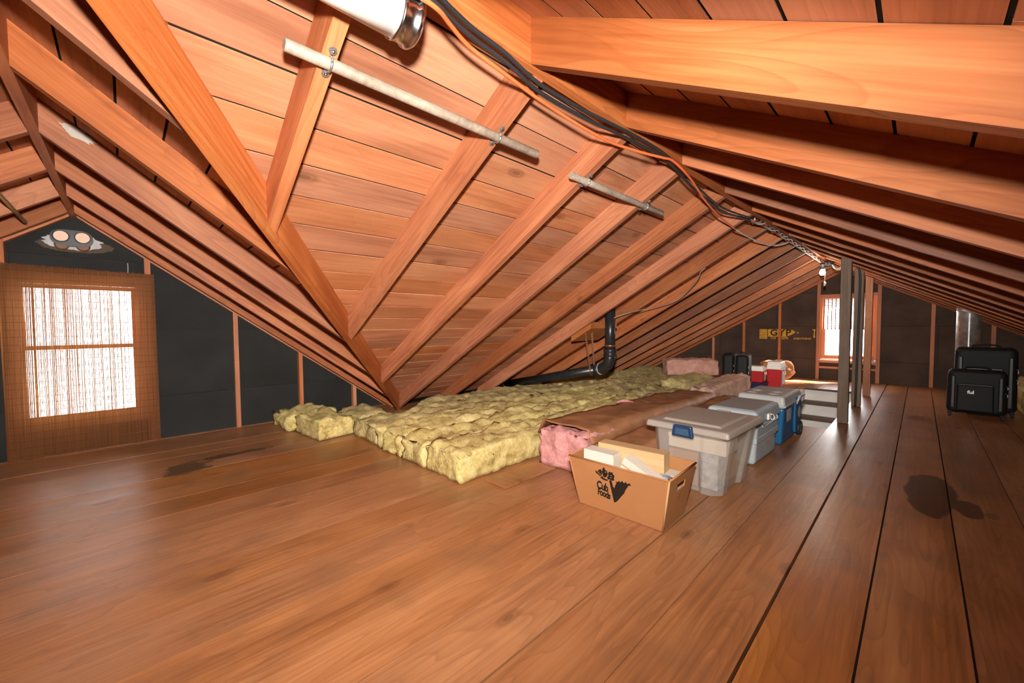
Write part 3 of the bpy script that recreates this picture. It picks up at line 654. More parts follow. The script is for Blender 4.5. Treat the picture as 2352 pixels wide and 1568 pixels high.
# ------------------------------------------------------------------ twin pipe boot on the wing gable
def twin_vent():
    r = empty('twin_pipe_boot', (XW, -0.275, 1.69), label='black boot with two pipe ends sealed into the gable peak', cat='vent pipe')
    rng = random.Random(5)
    def blob(rx, rz, jag, cx=0.0, cz=0.0, n=60):
        return [(cx + (rx * (1 + rng.uniform(-jag, jag))) * math.cos(2 * math.pi * i / n), cz + (rz * (1 + rng.uniform(-jag, jag))) * math.sin(2 * math.pi * i / n)) for i in range(n)]
    mw = lambda d: Matrix(((0, 0, 1, d), (1, 0, 0, 0), (0, 1, 0, 0), (0, 0, 0, 1)))
    flat('tan_smear', blob(0.21, 0.055, 0.05, 0.02, -0.03), M['tan_smear'], r, mw(0.001), 0.002)
    flat('sealant_patch', blob(0.155, 0.066, 0.12, 0.005, -0.005), M['foam'], r, mw(0.003), 0.008)
    a = 0.062; pts = [(-0.055 + a * math.cos(t), 0.02 + a * math.sin(t)) for t in [math.pi / 2 + math.pi * i / 12 for i in range(13)]] + [(0.055 + a * math.cos(t), 0.02 + a * math.sin(t)) for t in [-math.pi / 2 + math.pi * i / 12 for i in range(13)]]
    flat('boot_plate', pts, M['boot'], r, mw(0.003), 0.055)
    for s in (-1, 1):
        q = Matrix.Rotation(math.radians(90), 4, 'Y'); q.translation = (0.004, s * 0.058, 0.028)
        lathe('pipe_end', [(0.047, 0.0), (0.047, 0.066), (0.040, 0.066), (0.040, 0.058)], M['boot'], r, q)
        q2 = Matrix.Rotation(math.radians(90), 4, 'Y'); q2.translation = (0.004, s * 0.058, 0.028)
        lathe('pipe_lining', [(0.0, 0.056), (0.039, 0.056), (0.0395, 0.060)], M['pipewall'], r, q2)
        q3 = Matrix.Rotation(math.radians(90), 4, 'Y'); q3.translation = (0.004, s * 0.058, -0.035)
        lathe('pipe_sleeve', [(0.040, 0.0), (0.040, 0.045), (0.03, 0.05)], M['darkcopper'], r, q3)
twin_vent()
# smear of plaster on one wing rafter
sm = wing_rafters[2]
rng = random.Random(8)
def smear(cx, cy, rx, ry, rot, n=26):
    out = []
    for i in range(n):
        a = 2 * math.pi * i / n; k = 1 + rng.uniform(-0.2, 0.2); u, w = rx * k * math.cos(a), ry * k * math.sin(a); out.append((cx + u * math.cos(rot) - w * math.sin(rot), cy + u * math.sin(rot) + w * math.cos(rot)))
    return out
xs_ = -2.831 + TH
flat('plaster_smear', smear(-0.128, 1.912, 0.062, 0.024, -0.5), M['plaster'], ceiling, Matrix(((0, 0, 1, xs_), (1, 0, 0, 0), (0, 1, 0, 0), (0, 0, 0, 1))), 0.003)

# brass tube under the far side of the wing roof
yb_ = -0.468
o = tube('brass_tube', [(-4.33, yb_, zb(yb_) - 0.012), (-3.9, yb_, zb(yb_) - 0.012), (-3.0, yb_, zb(yb_) - 0.012), (-1.2, yb_, zb(yb_) - 0.012)], 0.011, M['brass'], seg=10, smooth_path=False)
tag(o, 'thin brass coloured tube fixed under the wing rafters', 'tube')

# ------------------------------------------------------------------ wooden rods on the left rafters
def rod(y0, y1, x, clamps, label):
    z = zl(x) - 0.016; n = Vector((T, 0, -1)).normalized()
    r = empty('hanging_rod', (x, y0, z), label=label, cat='rod')
    q = Matrix.Rotation(math.radians(-90), 4, 'X'); L = y1 - y0
    o = lathe('rod_shaft', [(0.015, 0), (0.0165, 0.003), (0.0165, L - 0.003), (0.015, L)], M['rod'], r, q, 14)
    for c in clamps:
        k = empty_mesh = None
        ring = tube('pipe_clamp', [(0.019 * math.cos(t), c - y0, 0.019 * math.sin(t)) for t in [2 * math.pi * i / 16 for i in range(17)]], 0.0035, M['zinc'], r, 6, False)
        for s in (-1, 1):
            p = Vector((s * cs, 0, s * T * cs)) * 0.034 - n * 0.008
            bm = bmesh.new(); bmesh.ops.create_cone(bm, cap_ends=True, segments=12, radius1=0.011, radius2=0.011, depth=0.004)
            mw = Matrix.Rotation(-math.atan(T), 4, 'Y'); mw.translation = p + Vector((0, c - y0, 0)) + n * 0.0; from_bm('clamp_tab', bm, M['zinc'], ring, mw)
            bm = bmesh.new(); bmesh.ops.create_uvsphere(bm, u_segments=8, v_segments=5, radius=0.005); mw2 = Matrix.Translation(p + Vector((0, c - y0, 0)) + n * 0.004); from_bm('clamp_screw', bm, M['chrome'], ring, mw2)
rod(0.318, 1.285, -1.160, (0.432, 1.060), 'long round wooden rod clamped across the first two jack rafters')
rod(1.555, 2.512, -1.183, (1.680, 2.290), 'grey shorter looking wooden rod clamped under two rafters near the ridge')

# ------------------------------------------------------------------ white duct at the ridge
def duct():
    c = Vector((-0.937, 0.0, 1.786)); r = empty('white_duct', (c.x, 0.553, c.z), label='white metal cylinder with a chrome end ring hung under the ridge', cat='duct')
    q = Matrix.Rotation(math.radians(90), 4, 'X')
    lathe('duct_body', [(0.058, 0.02), (0.058, 0.55)], M['enamel'], r, q, 32)
    lathe('chrome_ring', [(0.053, -0.012), (0.060, -0.012), (0.066, -0.004), (0.066, 0.004), (0.060, 0.008), (0.060, 0.034), (0.063, 0.038), (0.063, 0.044), (0.058, 0.046)], M['chrome'], r, q, 32)
    lathe('end_glass', [(0.0, -0.006), (0.053, -0.006), (0.053, 0.0)], M['lightgrey'], r, q, 32)
    tube('hanger_strap', [(-0.060, -0.30, 0.0), (-0.045, -0.30, 0.045), (0, -0.30, 0.071), (0.045, -0.30, 0.045), (0.060, -0.30, 0.0)], 0.003, M['zinc'], r, 6)
duct()

# ------------------------------------------------------------------ cables along the ridge
tag(tube('power_cable', [(-0.79, -0.2, 1.765), (-0.82, 0.25, 1.785), (-0.848, 0.50, 1.810), (-0.856, 0.58, 1.818), (-0.885, 0.66, 1.832), (-0.905, 0.742, 1.838), (-0.917, 0.871, 1.840), (-0.940, 1.058, 1.832), (-0.936, 1.308, 1.834), (-0.915, 1.646, 1.842), (-0.905, 1.983, 1.838), (-0.955, 2.48, 1.822), (-0.982, 3.018, 1.806), (-0.945, 3.60, 1.828)], 0.0066, M['rubber']), 'upper black power cable sagging along the main ridge', 'cable')
tag(tube('power_cable', [(-0.81, -0.2, 1.755), (-0.836, 0.25, 1.778), (-0.862, 0.50, 1.805), (-0.866, 0.585, 1.806), (-0.897, 0.66, 1.819), (-0.920, 0.755, 1.826), (-0.932, 0.90, 1.826), (-0.955, 1.077, 1.818), (-0.953, 1.347, 1.821), (-0.930, 1.67, 1.828), (-0.916, 2.00, 1.824), (-0.967, 2.48, 1.808), (-0.995, 3.018, 1.792), (-0.957, 3.58, 1.813)], 0.0066, M['rubber']), 'lower black power cable hanging beside the orange cord', 'cable')
tag(tube('extension_cord', [(-0.80, -0.1, 1.735), (-0.825, 0.25, 1.760), (-0.855, 0.50, 1.786), (-0.860, 0.585, 1.788), (-0.893, 0.65, 1.798), (-0.930, 0.745, 1.804), (-0.949, 0.901, 1.804), (-0.962, 1.068, 1.798), (-0.972, 1.325, 1.796), (-0.968, 1.545, 1.797), (-0.945, 1.70, 1.802), (-0.918, 1.80, 1.802), (-0.893, 1.90, 1.806), (-0.884, 2.00, 1.814), (-0.905, 2.236, 1.806), (-0.937, 2.45, 1.792), (-0.972, 2.66, 1.781), (-1.018, 3.041, 1.766), (-1.052, 3.542, 1.752)], 0.0062, M['orange']), 'bright orange extension cord looped along the ridge', 'cord')
tag(tube('thin_wire', [(-1.052, 3.538, 1.752), (-1.077, 3.982, 1.760), (-1.067, 4.51, 1.766), (-1.016, 4.778, 1.792), (-0.957, 4.88, 1.822)], 0.006, M['wire']), 'pale wire sagging from the orange cord to the ridge', 'wire')
base = [(-0.949, 3.60, 1.820), (-0.936, 3.984, 1.832), (-0.936, 4.702, 1.832), (-0.945, 5.615, 1.830), (-0.950, 6.693, 1.824), (-0.935, 6.965, 1.818)]
for k, (mt, lab) in enumerate((('wire', 'white wire twisted along the ridge towards the junction box'), ('greywire', 'grey wire twisted along the ridge towards the junction box'), ('redwire', 'brown wire twisted along the ridge towards the junction box'))):
    P = catmull(base, 10); P = [p + Vector((math.cos(i * 0.9 + k * 2.1), 0, math.sin(i * 0.9 + k * 2.1))) * 0.016 for i, p in enumerate(P)]
    tag(tube('ridge_wire', P, 0.0055, M[mt], None, 6, False), lab, 'wire', 'twisted ridge wires')
tag(tube('thin_cable', [(-1.50, 4.14, 1.549), (-1.54, 4.135, 1.515), (-1.62, 4.25, 1.445), (-1.854, 4.5, 1.32), (-1.997, 4.475, 1.235), (-2.122, 4.12, 1.165), (-2.24, 3.90, 1.11), (-2.348, 3.85, 1.07)], 0.005, M['greywire'], seg=6), 'thin grey cable drooping under the left rafters above the pipe', 'cable')
# bulb and junction box
def bulb():
    r = empty('bare_bulb', (-0.90, 6.50, 1.66), label='lit bare bulb with a pull string under the ridge', cat='light bulb')
    lathe('bulb_glass', [(0.0, -0.048), (0.018, -0.043), (0.030, -0.025), (0.032, -0.006), (0.024, 0.018), (0.014, 0.035)], M['bulb'], r, Matrix.Translation((0, 0, 0)), 18)
    lathe('socket', [(0.018, 0.033), (0.021, 0.04), (0.021, 0.085), (0.028, 0.09), (0.028, 0.115), (0.0, 0.118)], M['rubber'], r, None, 16)
    tube('pull_string', [(0.02, 0.02, 0.05), (0.026, 0.022, -0.03), (0.02, 0.02, -0.12)], 0.0022, M['wire'], r, 6)
    tube('string_tag', [(0.02, 0.02, -0.12), (0.028, 0.02, -0.15), (0.016, 0.02, -0.185)], lambda t: 0.004 + 0.012 * math.sin(math.pi * t), M['whitebox'], r, 6)
    tube('lamp_lead', [(0, 0, 0.115), (-0.02, 0, 0.14), (-0.03, 0.02, 0.165)], 0.006, M['redwire'], r, 6)
bulb()
def jbox():
    r = empty('junction_box', (-0.90, 7.02, 1.80), label='black octagonal junction box with loose wires on the ridge', cat='junction box')
    lathe('box_body', [(0.048, 0.0), (0.052, 0.004), (0.052, 0.055), (0.0, 0.055)], M['rubber'], r, None, 8)
    for k in range(3):
        tube('loose_wire', [(0.03, 0.0, 0.0), (0.05 + 0.02 * k, 0.0, -0.05 - 0.015 * k), (0.09 + 0.02 * k, 0.02, -0.06), (0.14, 0.03, -0.02 - 0.02 * k)], 0.0035, M['wire'], r, 6)
jbox()

# ------------------------------------------------------------------ drain pipe
def drain():
    r = empty('drain_pipe', (-2.40, 3.86, 0.52), label='black iron drain pipe bending down from the roof beside the insulation', cat='pipe')
    o = Vector((-2.40, 3.86, 0.52)); R_ = 0.056
    top = zl(-2.40) + 0.13 - o.z
    tube('riser_pipe', [(0, 0, 0.13), (0, 0, top)], R_, M['iron'], r, 20, False)
    end = Vector((-4.22, 4.00, 0.13)) - o; d = end.normalized()
    arc = []
    c0 = d * 0.13
    for i in range(9):
        t = i / 8; arc.append((1 - t) ** 2 * Vector((0, 0, 0.14)) + 2 * t * (1 - t) * Vector((0, 0, 0)) + t * t * c0)
    tube('elbow', arc, R_ * 1.1, M['iron'], r, 20, False)
    tube('drain_run', [c0, end], R_, M['iron'], r, 20, False)
    lathe('hub', [(0.058, 0.125), (0.070, 0.13), (0.072, 0.15), (0.067, 0.155), (0.067, 0.17), (0.073, 0.175), (0.072, 0.205), (0.06, 0.21)], M['iron'], r, None, 24)
    lathe('copper_band', [(0.0575, 0.235), (0.060, 0.237), (0.060, 0.249), (0.0575, 0.251)], M['copper'], r, None, 24)
    q = d.to_track_quat('Z', 'Y').to_matrix().to_4x4(); q.translation = d * 0.16
    lathe('hub', [(0.057, -0.01), (0.066, -0.006), (0.066, 0.03), (0.057, 0.034)], M['iron'], r, q, 24)
    q = q.copy(); q.translation = d * 0.135
    lathe('joint_ring', [(0.0625, 0), (0.066, 0.001), (0.066, 0.006), (0.0625, 0.007)], M['lightgrey'], r, q, 24)
drain()
def strap(top, bot, label, loop=None):
    top = Vector(top); bot = Vector(bot); r = empty('perforated_strap', bot, label=label, cat='strap')
    d = top - bot; h = d.length; az = d.normalized(); ax = Vector((0.72, 0.70, 0)); ax = (ax - az * ax.dot(az)).normalized(); ay = az.cross(ax)
    v = []; f = []; n = int(h / 0.024)
    for i in range(n):      # a ladder of small frames leaves the holes open
        z0 = i * h / n; z1 = (i + 1) * h / n; w = 0.009; wi = 0.004; a = z0 + 0.25 * (z1 - z0); b = z0 + 0.75 * (z1 - z0)
        for (u0, u1, p, q_) in ((-w, w, z0, a), (-w, w, b, z1), (-w, -wi, a, b), (wi, w, a, b)):
            k = len(v)
            for dy in (0, 0.002): v += [(u0, dy, p), (u1, dy, p), (u1, dy, q_), (u0, dy, q_)]
            f += [tuple(k + i_ for i_ in t) for t in ((3, 2, 1, 0), (4, 5, 6, 7), (0, 1, 5, 4), (1, 2, 6, 5), (2, 3, 7, 6), (3, 0, 4, 7))]
    pyd('strap_band', v, f, M['strap'], r, Matrix((ax, ay, az)).transposed().to_4x4())
    if loop: tube('strap_loop', [Vector(q) - bot for q in loop], 0.005, M['strap'], r, 6)
strap((-2.56, 3.62, 0.911), (-2.635, 3.816, 0.47), 'perforated metal strap hanger wrapped under the drain pipe', [(-2.635, 3.818, 0.472), (-2.642, 3.832, 0.430), (-2.652, 3.88, 0.406), (-2.658, 3.925, 0.424), (-2.655, 3.940, 0.465)])
strap((-2.56, 3.74, 0.911), (-2.60, 3.845, 0.526), 'perforated metal strap on the elbow side of the pipe, hanging from the bracket board')
br = prism('bracket_board', [(-2.475, 3.600, 0.955), (-2.74, 3.600, 0.808), (-2.74, 4.122, 0.808), (-2.475, 4.122, 0.955)], (0, 0, 0.07), M['orange_post'])
tag(br, 'short scrap board nailed between rafters holding the pipe straps', 'board')

# ------------------------------------------------------------------ insulation
def fbm(p, o=4):
    s = 0; a = 0.5; q = Vector(p)
    for _ in range(o): s += a * noise.noise(q); q = q * 2.05 + Vector((3.1, 1.7, 9.2)); a *= 0.5
    return s
def batt(name, p0, p1, w, h, mat, label, group=None, cat='insulation', seed=0, rough=1.0, res=0.024, z=0.004, facing=False, h1=None, sag=0.0, ragged=1.0, rotlabel=None):
    p0 = Vector((p0[0], p0[1], z)); p1 = Vector((p1[0], p1[1], z)); ax = (p1 - p0); L = ax.length; ang = math.atan2(ax.y, ax.x)
    r = empty(name, p0, ang, label=label, cat=cat, group=group)
    nx = max(4, int(L / res)); ny = max(4, int(w / res)); nz = max(3, int(h / res))
    bm = bmesh.new(); idx = {}
    hh = lambda t: h + ((h1 if h1 is not None else h) - h) * t
    sd = Vector((seed * 7.3, seed * 3.1, seed * 5.7))
    def V(i, j, k):
        key = (i, j, k)
        if key in idx: return idx[key]
        t = i / nx; x = t * L; y = (j / ny - 0.5) * w; H = hh(t); zz = k / nz * H
        p = Vector((x, y, zz)); pp = Vector((p.x * 0.45, p.y, p.z)) + sd; n1 = fbm(pp * 6.0); n2 = fbm(pp * 16.0, 3); n3 = noise.noise((p + sd) * 2.1)
        # round edges
        ex = min(x, L - x); ey = w / 2 - abs(y); 
        if k == nz: zz += rough * (0.075 * n1 + 0.046 * n2 + 0.026 * fbm(pp * 40.0, 2)) + sag * n3 - 0.02 * max(0, 1 - ey / 0.05) - 0.02 * max(0, 1 - ex / 0.05)
        elif k > 0: zz += rough * 0.01 * n2
        if i in (0, nx): x += (-1 if i == 0 else 1) * rough * ragged * (0.08 * n1 + 0.05 * n2) * (0.4 + 0.6 * (k / nz))
        if j in (0, ny): y += (-1 if j == 0 else 1) * rough * (0.035 * n1 + 0.036 * n2 + 0.022 * fbm((p + sd) * 40.0, 2))
        if k == 0: zz = 0.0
        idx[key] = bm.verts.new((x, y, max(zz, 0.0))); return idx[key]
    top = []
    for i in range(nx):
        for j in range(ny):
            top.append(bm.faces.new((V(i, j, nz), V(i + 1, j, nz), V(i + 1, j + 1, nz), V(i, j + 1, nz)))); bm.faces.new((V(i, j + 1, 0), V(i + 1, j + 1, 0), V(i + 1, j, 0), V(i, j, 0)))
        for k in range(nz):
            for j in (0, ny): bm.faces.new((V(i, j, k), V(i + 1, j, k), V(i + 1, j, k + 1), V(i, j, k + 1)))
    for j in range(ny):
        for k in range(nz):
            for i in (0, nx): bm.faces.new((V(i, j, k), V(i, j + 1, k), V(i, j + 1, k + 1), V(i, j, k + 1)))
    from_bm('fibre_core', bm, mat, r, smooth=True)
    if facing:
        v = []; f = []
        mx, my = max(6, nx // 2), 10
        for i in range(mx + 1):
            for j in range(my + 1):
                t = i / mx; x = 0.02 + t * (L - 0.03) + (0.03 * fbm(Vector((0, j * 0.4, seed)) * 2) if i == 0 else 0); y = (j / my - 0.5) * (w + 0.07)
                zz = hh(t) + 0.034 + 0.030 * fbm(Vector((x * 3, y * 4, seed))) + sag * noise.noise((Vector((x, y, hh(t))) + sd) * 2.1) + 0.014 * fbm(Vector((x * 11, y * 6, seed + 4)))
                if j in (0, my): zz -= 0.10
                v.append((x, y, zz))
        for i in range(mx):
            for j in range(my): a = i * (my + 1) + j; f.append((a, a + my + 1, a + my + 2, a + 1))
        o = pyd('kraft_facing', v, f, M['kraft'], r, smooth=True)
        md = o.modifiers.new('thick', 'SOLIDIFY'); md.thickness = 0.003
    return r
YG = 'yellow batts laid along the eave'
batt('insulation_batt', (-2.19, 1.48), (-2.22, 4.1), 0.39, 0.185, M['yellow'], 'yellow fibreglass batt next to the pink batt, its corner jutting over the floor', YG, seed=1)
batt('insulation_batt', (-2.555, 1.47), (-2.59, 4.2), 0.30, 0.175, M['yellow'], 'narrow yellow fibreglass batt second from the pink batt', YG, seed=2)
batt('insulation_batt', (-2.93, 1.47), (-2.96, 4.3), 0.40, 0.17, M['yellow'], 'yellow fibreglass batt third from the pink batt with a ragged brown end', YG, seed=3, ragged=1.5)
batt('insulation_batt', (-3.38, 1.48), (-3.39, 4.3), 0.44, 0.165, M['dusty_yellow'], 'yellow fibreglass batt under the foot of the valley rafter', YG, seed=4, ragged=1.4)
batt('insulation_batt', (-3.80, 2.35), (-3.80, 4.3), 0.36, 0.15, M['dusty_yellow'], 'low yellow batt tucked in under the eave behind the valley rafter', YG, seed=5)
batt('insulation_batt', (-4.07, 2.7), (-4.07, 7.6), 0.15, 0.05, M['dusty_yellow'], 'thin strip of yellow batt squeezed into the eave', YG, seed=13)
batt('insulation_batt', (-2.27, 4.12), (-2.29, 5.2), 0.42, 0.17, M['dusty_yellow'], 'dusty yellow batt between the kraft paper batts and the drain pipe', YG, seed=6)
batt('insulation_batt', (-2.75, 4.32), (-2.76, 7.2), 0.42, 0.155, M['dusty_yellow'], 'dusty yellow batt passing below the drain pipe elbow', YG, seed=7)
batt('insulation_batt', (-3.22, 4.4), (-3.22, 7.6), 0.40, 0.16, M['dusty_yellow'], 'dusty yellow batt near the eave beyond the drain pipe', YG, seed=8)
batt('insulation_batt', (-3.68, 4.4), (-3.68, 7.6), 0.40, 0.15, M['dusty_yellow'], 'dusty yellow batt pressed against the eave beyond the drain pipe', YG, seed=9)
batt('insulation_batt', (-4.12, 1.29), (-3.64, 1.34), 0.32, 0.175, M['yellow'], 'cut yellow batt lying crosswise beside the wing wall studs', YG, seed=10, ragged=0.5)
batt('insulation_batt', (-4.13, 1.66), (-3.66, 1.70), 0.30, 0.16, M['dusty_yellow'], 'yellow batt piece lying behind the crosswise cut batt', YG, seed=12)
batt('insulation_scrap', (-4.58, 1.27), (-4.18, 1.30), 0.42, 0.16, M['yellow'], 'torn yellow fibreglass scrap heaped against the wing wall', None, seed=11, rough=1.6, ragged=1.5)
PG = 'pink batts'
batt('insulation_batt', (-1.70, 2.13), (-1.80, 4.75), 0.40, 0.275, M['pink'], 'pink fibreglass batt faced with brown kraft paper beside the yellow batts', PG, seed=21, facing=True, h1=0.18, sag=0.02)
batt('insulation_batt', (-1.345, 2.24), (-1.42, 4.85), 0.22, 0.175, M['pink'], 'kraft paper faced batt behind the cardboard box and the clear tote', PG, seed=22, facing=True, h1=0.16, sag=0.02)
batt('insulation_batt', (-2.86, 6.22), (-2.28, 6.76), 0.28, 0.25, M['dull_pink'], 'upright dusty pink batt standing beside the black suitcases', PG, seed=23, rough=0.7, z=0.19)
batt('insulation_batt', (-1.93, 5.25), (-1.76, 6.2), 0.30, 0.20, M['tanpink'], 'tan pink batt piece in front of the black suitcases', PG, seed=24, h1=0.29, rough=0.8)
batt('insulation_batt', (-2.34, 5.32), (-2.27, 6.2), 0.32, 0.24, M['dusty_yellow'], 'yellow batt piece lying between pink pieces', None, seed=25, rough=0.8)
batt('insulation_batt', (1.05, 5.9), (1.10, 8.4), 0.56, 0.26, M['yellow'], 'yellow fibreglass batt under the right eave behind the big suitcases', None, seed=31)
batt('insulation_batt', (1.60, 5.2), (1.60, 8.4), 0.36, 0.20, M['dusty_yellow'], 'yellow fibreglass batt deep under the right eave', None, seed=32)
# thin scrap board on the floor by the yellow batt, torn pink wisp on the kraft paper
o = prism('scrap_board', [(-1.93, 1.63, 0.001), (-1.74, 1.63, 0.001), (-1.74, 2.10, 0.001), (-1.93, 2.10, 0.001)], (0, 0, 0.012), M['floor']); tag(o, 'thin brown scrap board lying between the yellow batt and the cardboard box', 'board')
o = tube('insulation_wisp', [(-1.98, 3.30, 0.262), (-1.94, 3.36, 0.275), (-1.84, 3.40, 0.262)], lambda t: 0.005 + 0.012 * math.sin(math.pi * t), M['pink'], None, 6); tag(o, 'small pink fibreglass wisp lying on the kraft paper', 'insulation')

# ------------------------------------------------------------------ cardboard box
def card_box():
    r = empty('cardboard_box', (-1.08, 1.945, 0.002), math.radians(2.0), label='open brown grocery cardboard box printed with black logo', cat='box')
    b = (0.475, 0.27); t = (0.565, 0.345); h = 0.268; th = 0.005
    def ring(f, inset): return [(sx * ((b[0] + (t[0] - b[0]) * f) / 2 - inset), sy * ((b[1] + (t[1] - b[1]) * f) / 2 - inset), f * h) for sx, sy in ((-1, -1), (1, -1), (1, 1), (-1, 1))]
    o0, o1, i0, i1 = ring(0, 0), ring(1, 0), ring(0.02, th), ring(1, th)
    names = ('front_panel', 'side_panel', 'back_panel', 'side_panel')
    for k in range(4):
        a, c = k, (k + 1) % 4
        if k == 1 :   # right side with a hand hole
            def P(s, f, ins):
                q0 = Vector(o0[a]).lerp(Vector(o0[c]), s); q1 = Vector(o1[a]).lerp(Vector(o1[c]), s); p = q0.lerp(q1, f); p.x -= ins; return p
            us = [0.0, 0.34, 0.66, 1.0]; fs = [0.0, 0.66, 0.80, 1.0]; v = []; f = []
            for ins in (0, th):
                for ff in fs:
                    for uu in us: v.append(P(uu, ff, ins))
            for i in range(3):
                for j in range(3):
                    if i == 1 and j == 1: continue
                    q = i * 4 + j; f.append((q, q + 1, q + 5, q + 4)); f.append((16 + q + 4, 16 + q + 5, 16 + q + 1, 16 + q))
            for q in ((5, 6), (6, 10), (10, 9), (9, 5)): f.append((q[0], q[1], q[1] + 16, q[0] + 16))
            rim = [0, 1, 2, 3, 7, 11, 15, 14, 13, 12, 8, 4]
            for m in range(12): f.append((rim[m], rim[(m + 1) % 12], rim[(m + 1) % 12] + 16, rim[m] + 16))
            pyd('side_panel', v, f, M['cardboard'], r)
        else:
            v = [o0[a], o0[c], o1[c], o1[a], i0[a], i0[c], i1[c], i1[a]]
            pyd(names[k], v, [(0, 1, 2, 3), (7, 6, 5, 4), (0, 4, 5, 1), (1, 5, 6, 2), (2, 6, 7, 3), (3, 7, 4, 0)], M['cardboard'], r)
    pyd('base_panel', [o0[0], o0[1], o0[2], o0[3]] + [(p[0], p[1], th) for p in o0], [(3, 2, 1, 0), (4, 5, 6, 7), (0, 1, 5, 4), (1, 2, 6, 5), (2, 3, 7, 6), (3, 0, 4, 7)], M['cardboard'], r)
    for p0, p1 in (((o1[0]), (o1[1])), (o1[1], o1[2]), (o1[2], o1[3]), (o1[3], o1[0])): tube('folded_rim', [p0, p1], 0.005, M['cardboard'], r, 8, False)
    tube('corner_fold', [Vector(o0[1]) + Vector((0, 0, 0.004)), o1[1]], 0.005, M['cardedge'], r, 8, False)
    tube('corner_fold', [Vector(o0[0]) + Vector((0, 0, 0.004)), o1[0]], 0.004, M['cardboard'], r, 8, False)
    # print on the front: plane through the front face
    e0 = Vector(o0[0]); ex = Vector((1, 0, 0)); ey = (Vector(o1[0]).lerp(Vector(o1[1]), 0.5) - Vector(o0[0]).lerp(Vector(o0[1]), 0.5)).normalized(); en = ex.cross(ey)
    cen = Vector(o0[0]).lerp(Vector(o0[1]), 0.5)
    def fm(u, w, d=0.0008, rot=0.0):
        m = Matrix((ex, ey, en)).transposed().to_4x4() @ Matrix.Rotation(rot, 4, 'Z'); m.translation = cen + ex * u + ey * w + en * d; return m
    I = fm(0.014, 0)
    S = lambda L: [(x * 0.001, y * 0.001) for x, y in L]
    # dark bag shadow
    flat('printed_bag', S([(-50, 184), (-44, 195), (-36, 186), (-30, 158), (-24, 150), (-15, 172), (-8, 186), (-12, 192), (0, 192), (6, 201), (14, 194), (24, 206), (34, 196), (46, 206), (50, 196), (66, 204), (72, 192), (58, 190), (52, 178), (40, 160), (32, 140), (16, 120), (2, 100), (-16, 78), (-30, 70)]), M['ink'], r, I)
    # produce on top of the bag
    flat('printed_produce', S([(-104, 196), (-128, 210), (-132, 222), (-118, 218), (-110, 230), (-96, 238), (-90, 226), (-92, 206)]), M['ink'], r, I)
    flat('printed_produce', S([(-86, 204), (-90, 226), (-84, 246), (-76, 254), (-70, 240), (-58, 236), (-56, 218), (-66, 202), (-78, 196)]), M['ink'], r, I)
    flat('printed_produce', S([(-56, 190), (-62, 200), (-52, 214), (-54, 226), (-46, 238), (-38, 234), (-28, 238), (-24, 226), (-16, 220), (-22, 208), (-20, 196), (-34, 190), (-44, 196)]), M['ink'], r, I)
    flat('printed_produce', S([(-104, 190), (-92, 200), (-72, 188), (-58, 190), (-60, 182), (-76, 180), (-92, 184)]), M['ink'], r, I)
    for a_ in ((-118, 214, 14, 3), (-112, 206, 16, 2.4), (-72, 226, 9, 3.0), (-40, 216, 9, 2.6), (-44, 204, 12, 2.2), (-84, 192, 12, 2.0)):
        flat('printed_highlight', S([(a_[0], a_[1]), (a_[0] + a_[2], a_[1] + a_[3]), (a_[0] + a_[2], a_[1] + a_[3] + 3), (a_[0], a_[1] + 3)]), M['cardboard'], r, fm(0.014, 0, 0.0018))
    text_mesh('printed_word', 'Cub', 0.062, M['ink'], r, fm(-0.080, 0.140, rot=-0.10) @ Matrix.Diagonal((0.68, 1, 1, 1)), bold=0.0022, space=0.92)
    text_mesh('printed_word', 'Foods', 0.052, M['ink'], r, fm(-0.074, 0.100, rot=-0.10) @ Matrix.Diagonal((0.66, 1, 1, 1)), bold=0.002, space=0.88)
    # small faded print on the side
    sx = Vector((0, 1, 0)); sy = (Vector(o1[1]) - Vector(o0[1])); sy.y = 0; sy.normalize(); sn = sx.cross(sy); m = Matrix((sx, sy, sn)).transposed().to_4x4(); m.translation = Vector(o0[1]).lerp(Vector(o0[2]), 0.5).lerp(Vector(o1[1]).lerp(Vector(o1[2]), 0.5), 0.52) + sn * 0.001
    for k in range(3): flat('faded_stamp', [(-0.025, 0.010 - 0.012 * k), (0.022, 0.010 - 0.012 * k), (0.022, 0.017 - 0.012 * k), (-0.025, 0.017 - 0.012 * k)], M['faint_ink'], r, m)
    return r
cb = card_box()
def longbox(name, c, size, rz, ry, mat, label, group=None, rx=0.0, flap=True):
    r = empty(name, c, 0, label=label, cat='box', group=group); r.rotation_euler = (rx, ry, rz)
    x, y, z = (s / 2 for s in size)
    cuboid('carton', (-x, -y, -z), (x, y, z), mat, r, bev=0.0015)
    if flap:
        cuboid('end_flap', (x + 0.0002, -y * 0.98, -z * 0.95), (x + 0.0018, y * 0.98, z * 0.9), mat, r)
        cuboid('lid_seam', (-x * 0.98, -y - 0.0012, z * 0.55), (x * 0.98, -y - 0.0001, z * 0.62), M['cardedge'], r)
    return r
def in_box(x, y, z): a = math.radians(2.0); return (-1.08 + x * math.cos(a) - y * math.sin(a), 1.945 + x * math.sin(a) + y * math.cos(a), z)
R2 = math.radians(2.0)
longbox('card_carton', in_box(-0.1415, -0.057, 0.154), (0.185, 0.085, 0.292), R2, 0.0, M['whitebox'], 'white long carton at the end of the grocery box beside the pink batt')
longbox('card_carton', in_box(0.105, -0.077, 0.168), (0.26, 0.074, 0.195), R2 - math.radians(5), math.radians(22), M['whitebox'], 'white long carton tilted down across the front of the grocery box')
longbox('wooden_box', in_box(-0.015, 0.052, 0.2725), (0.375, 0.085, 0.10), R2 + math.radians(4), 0.0, M['pine'], 'pale wooden long box lying on top of the grocery box contents', flap=False)
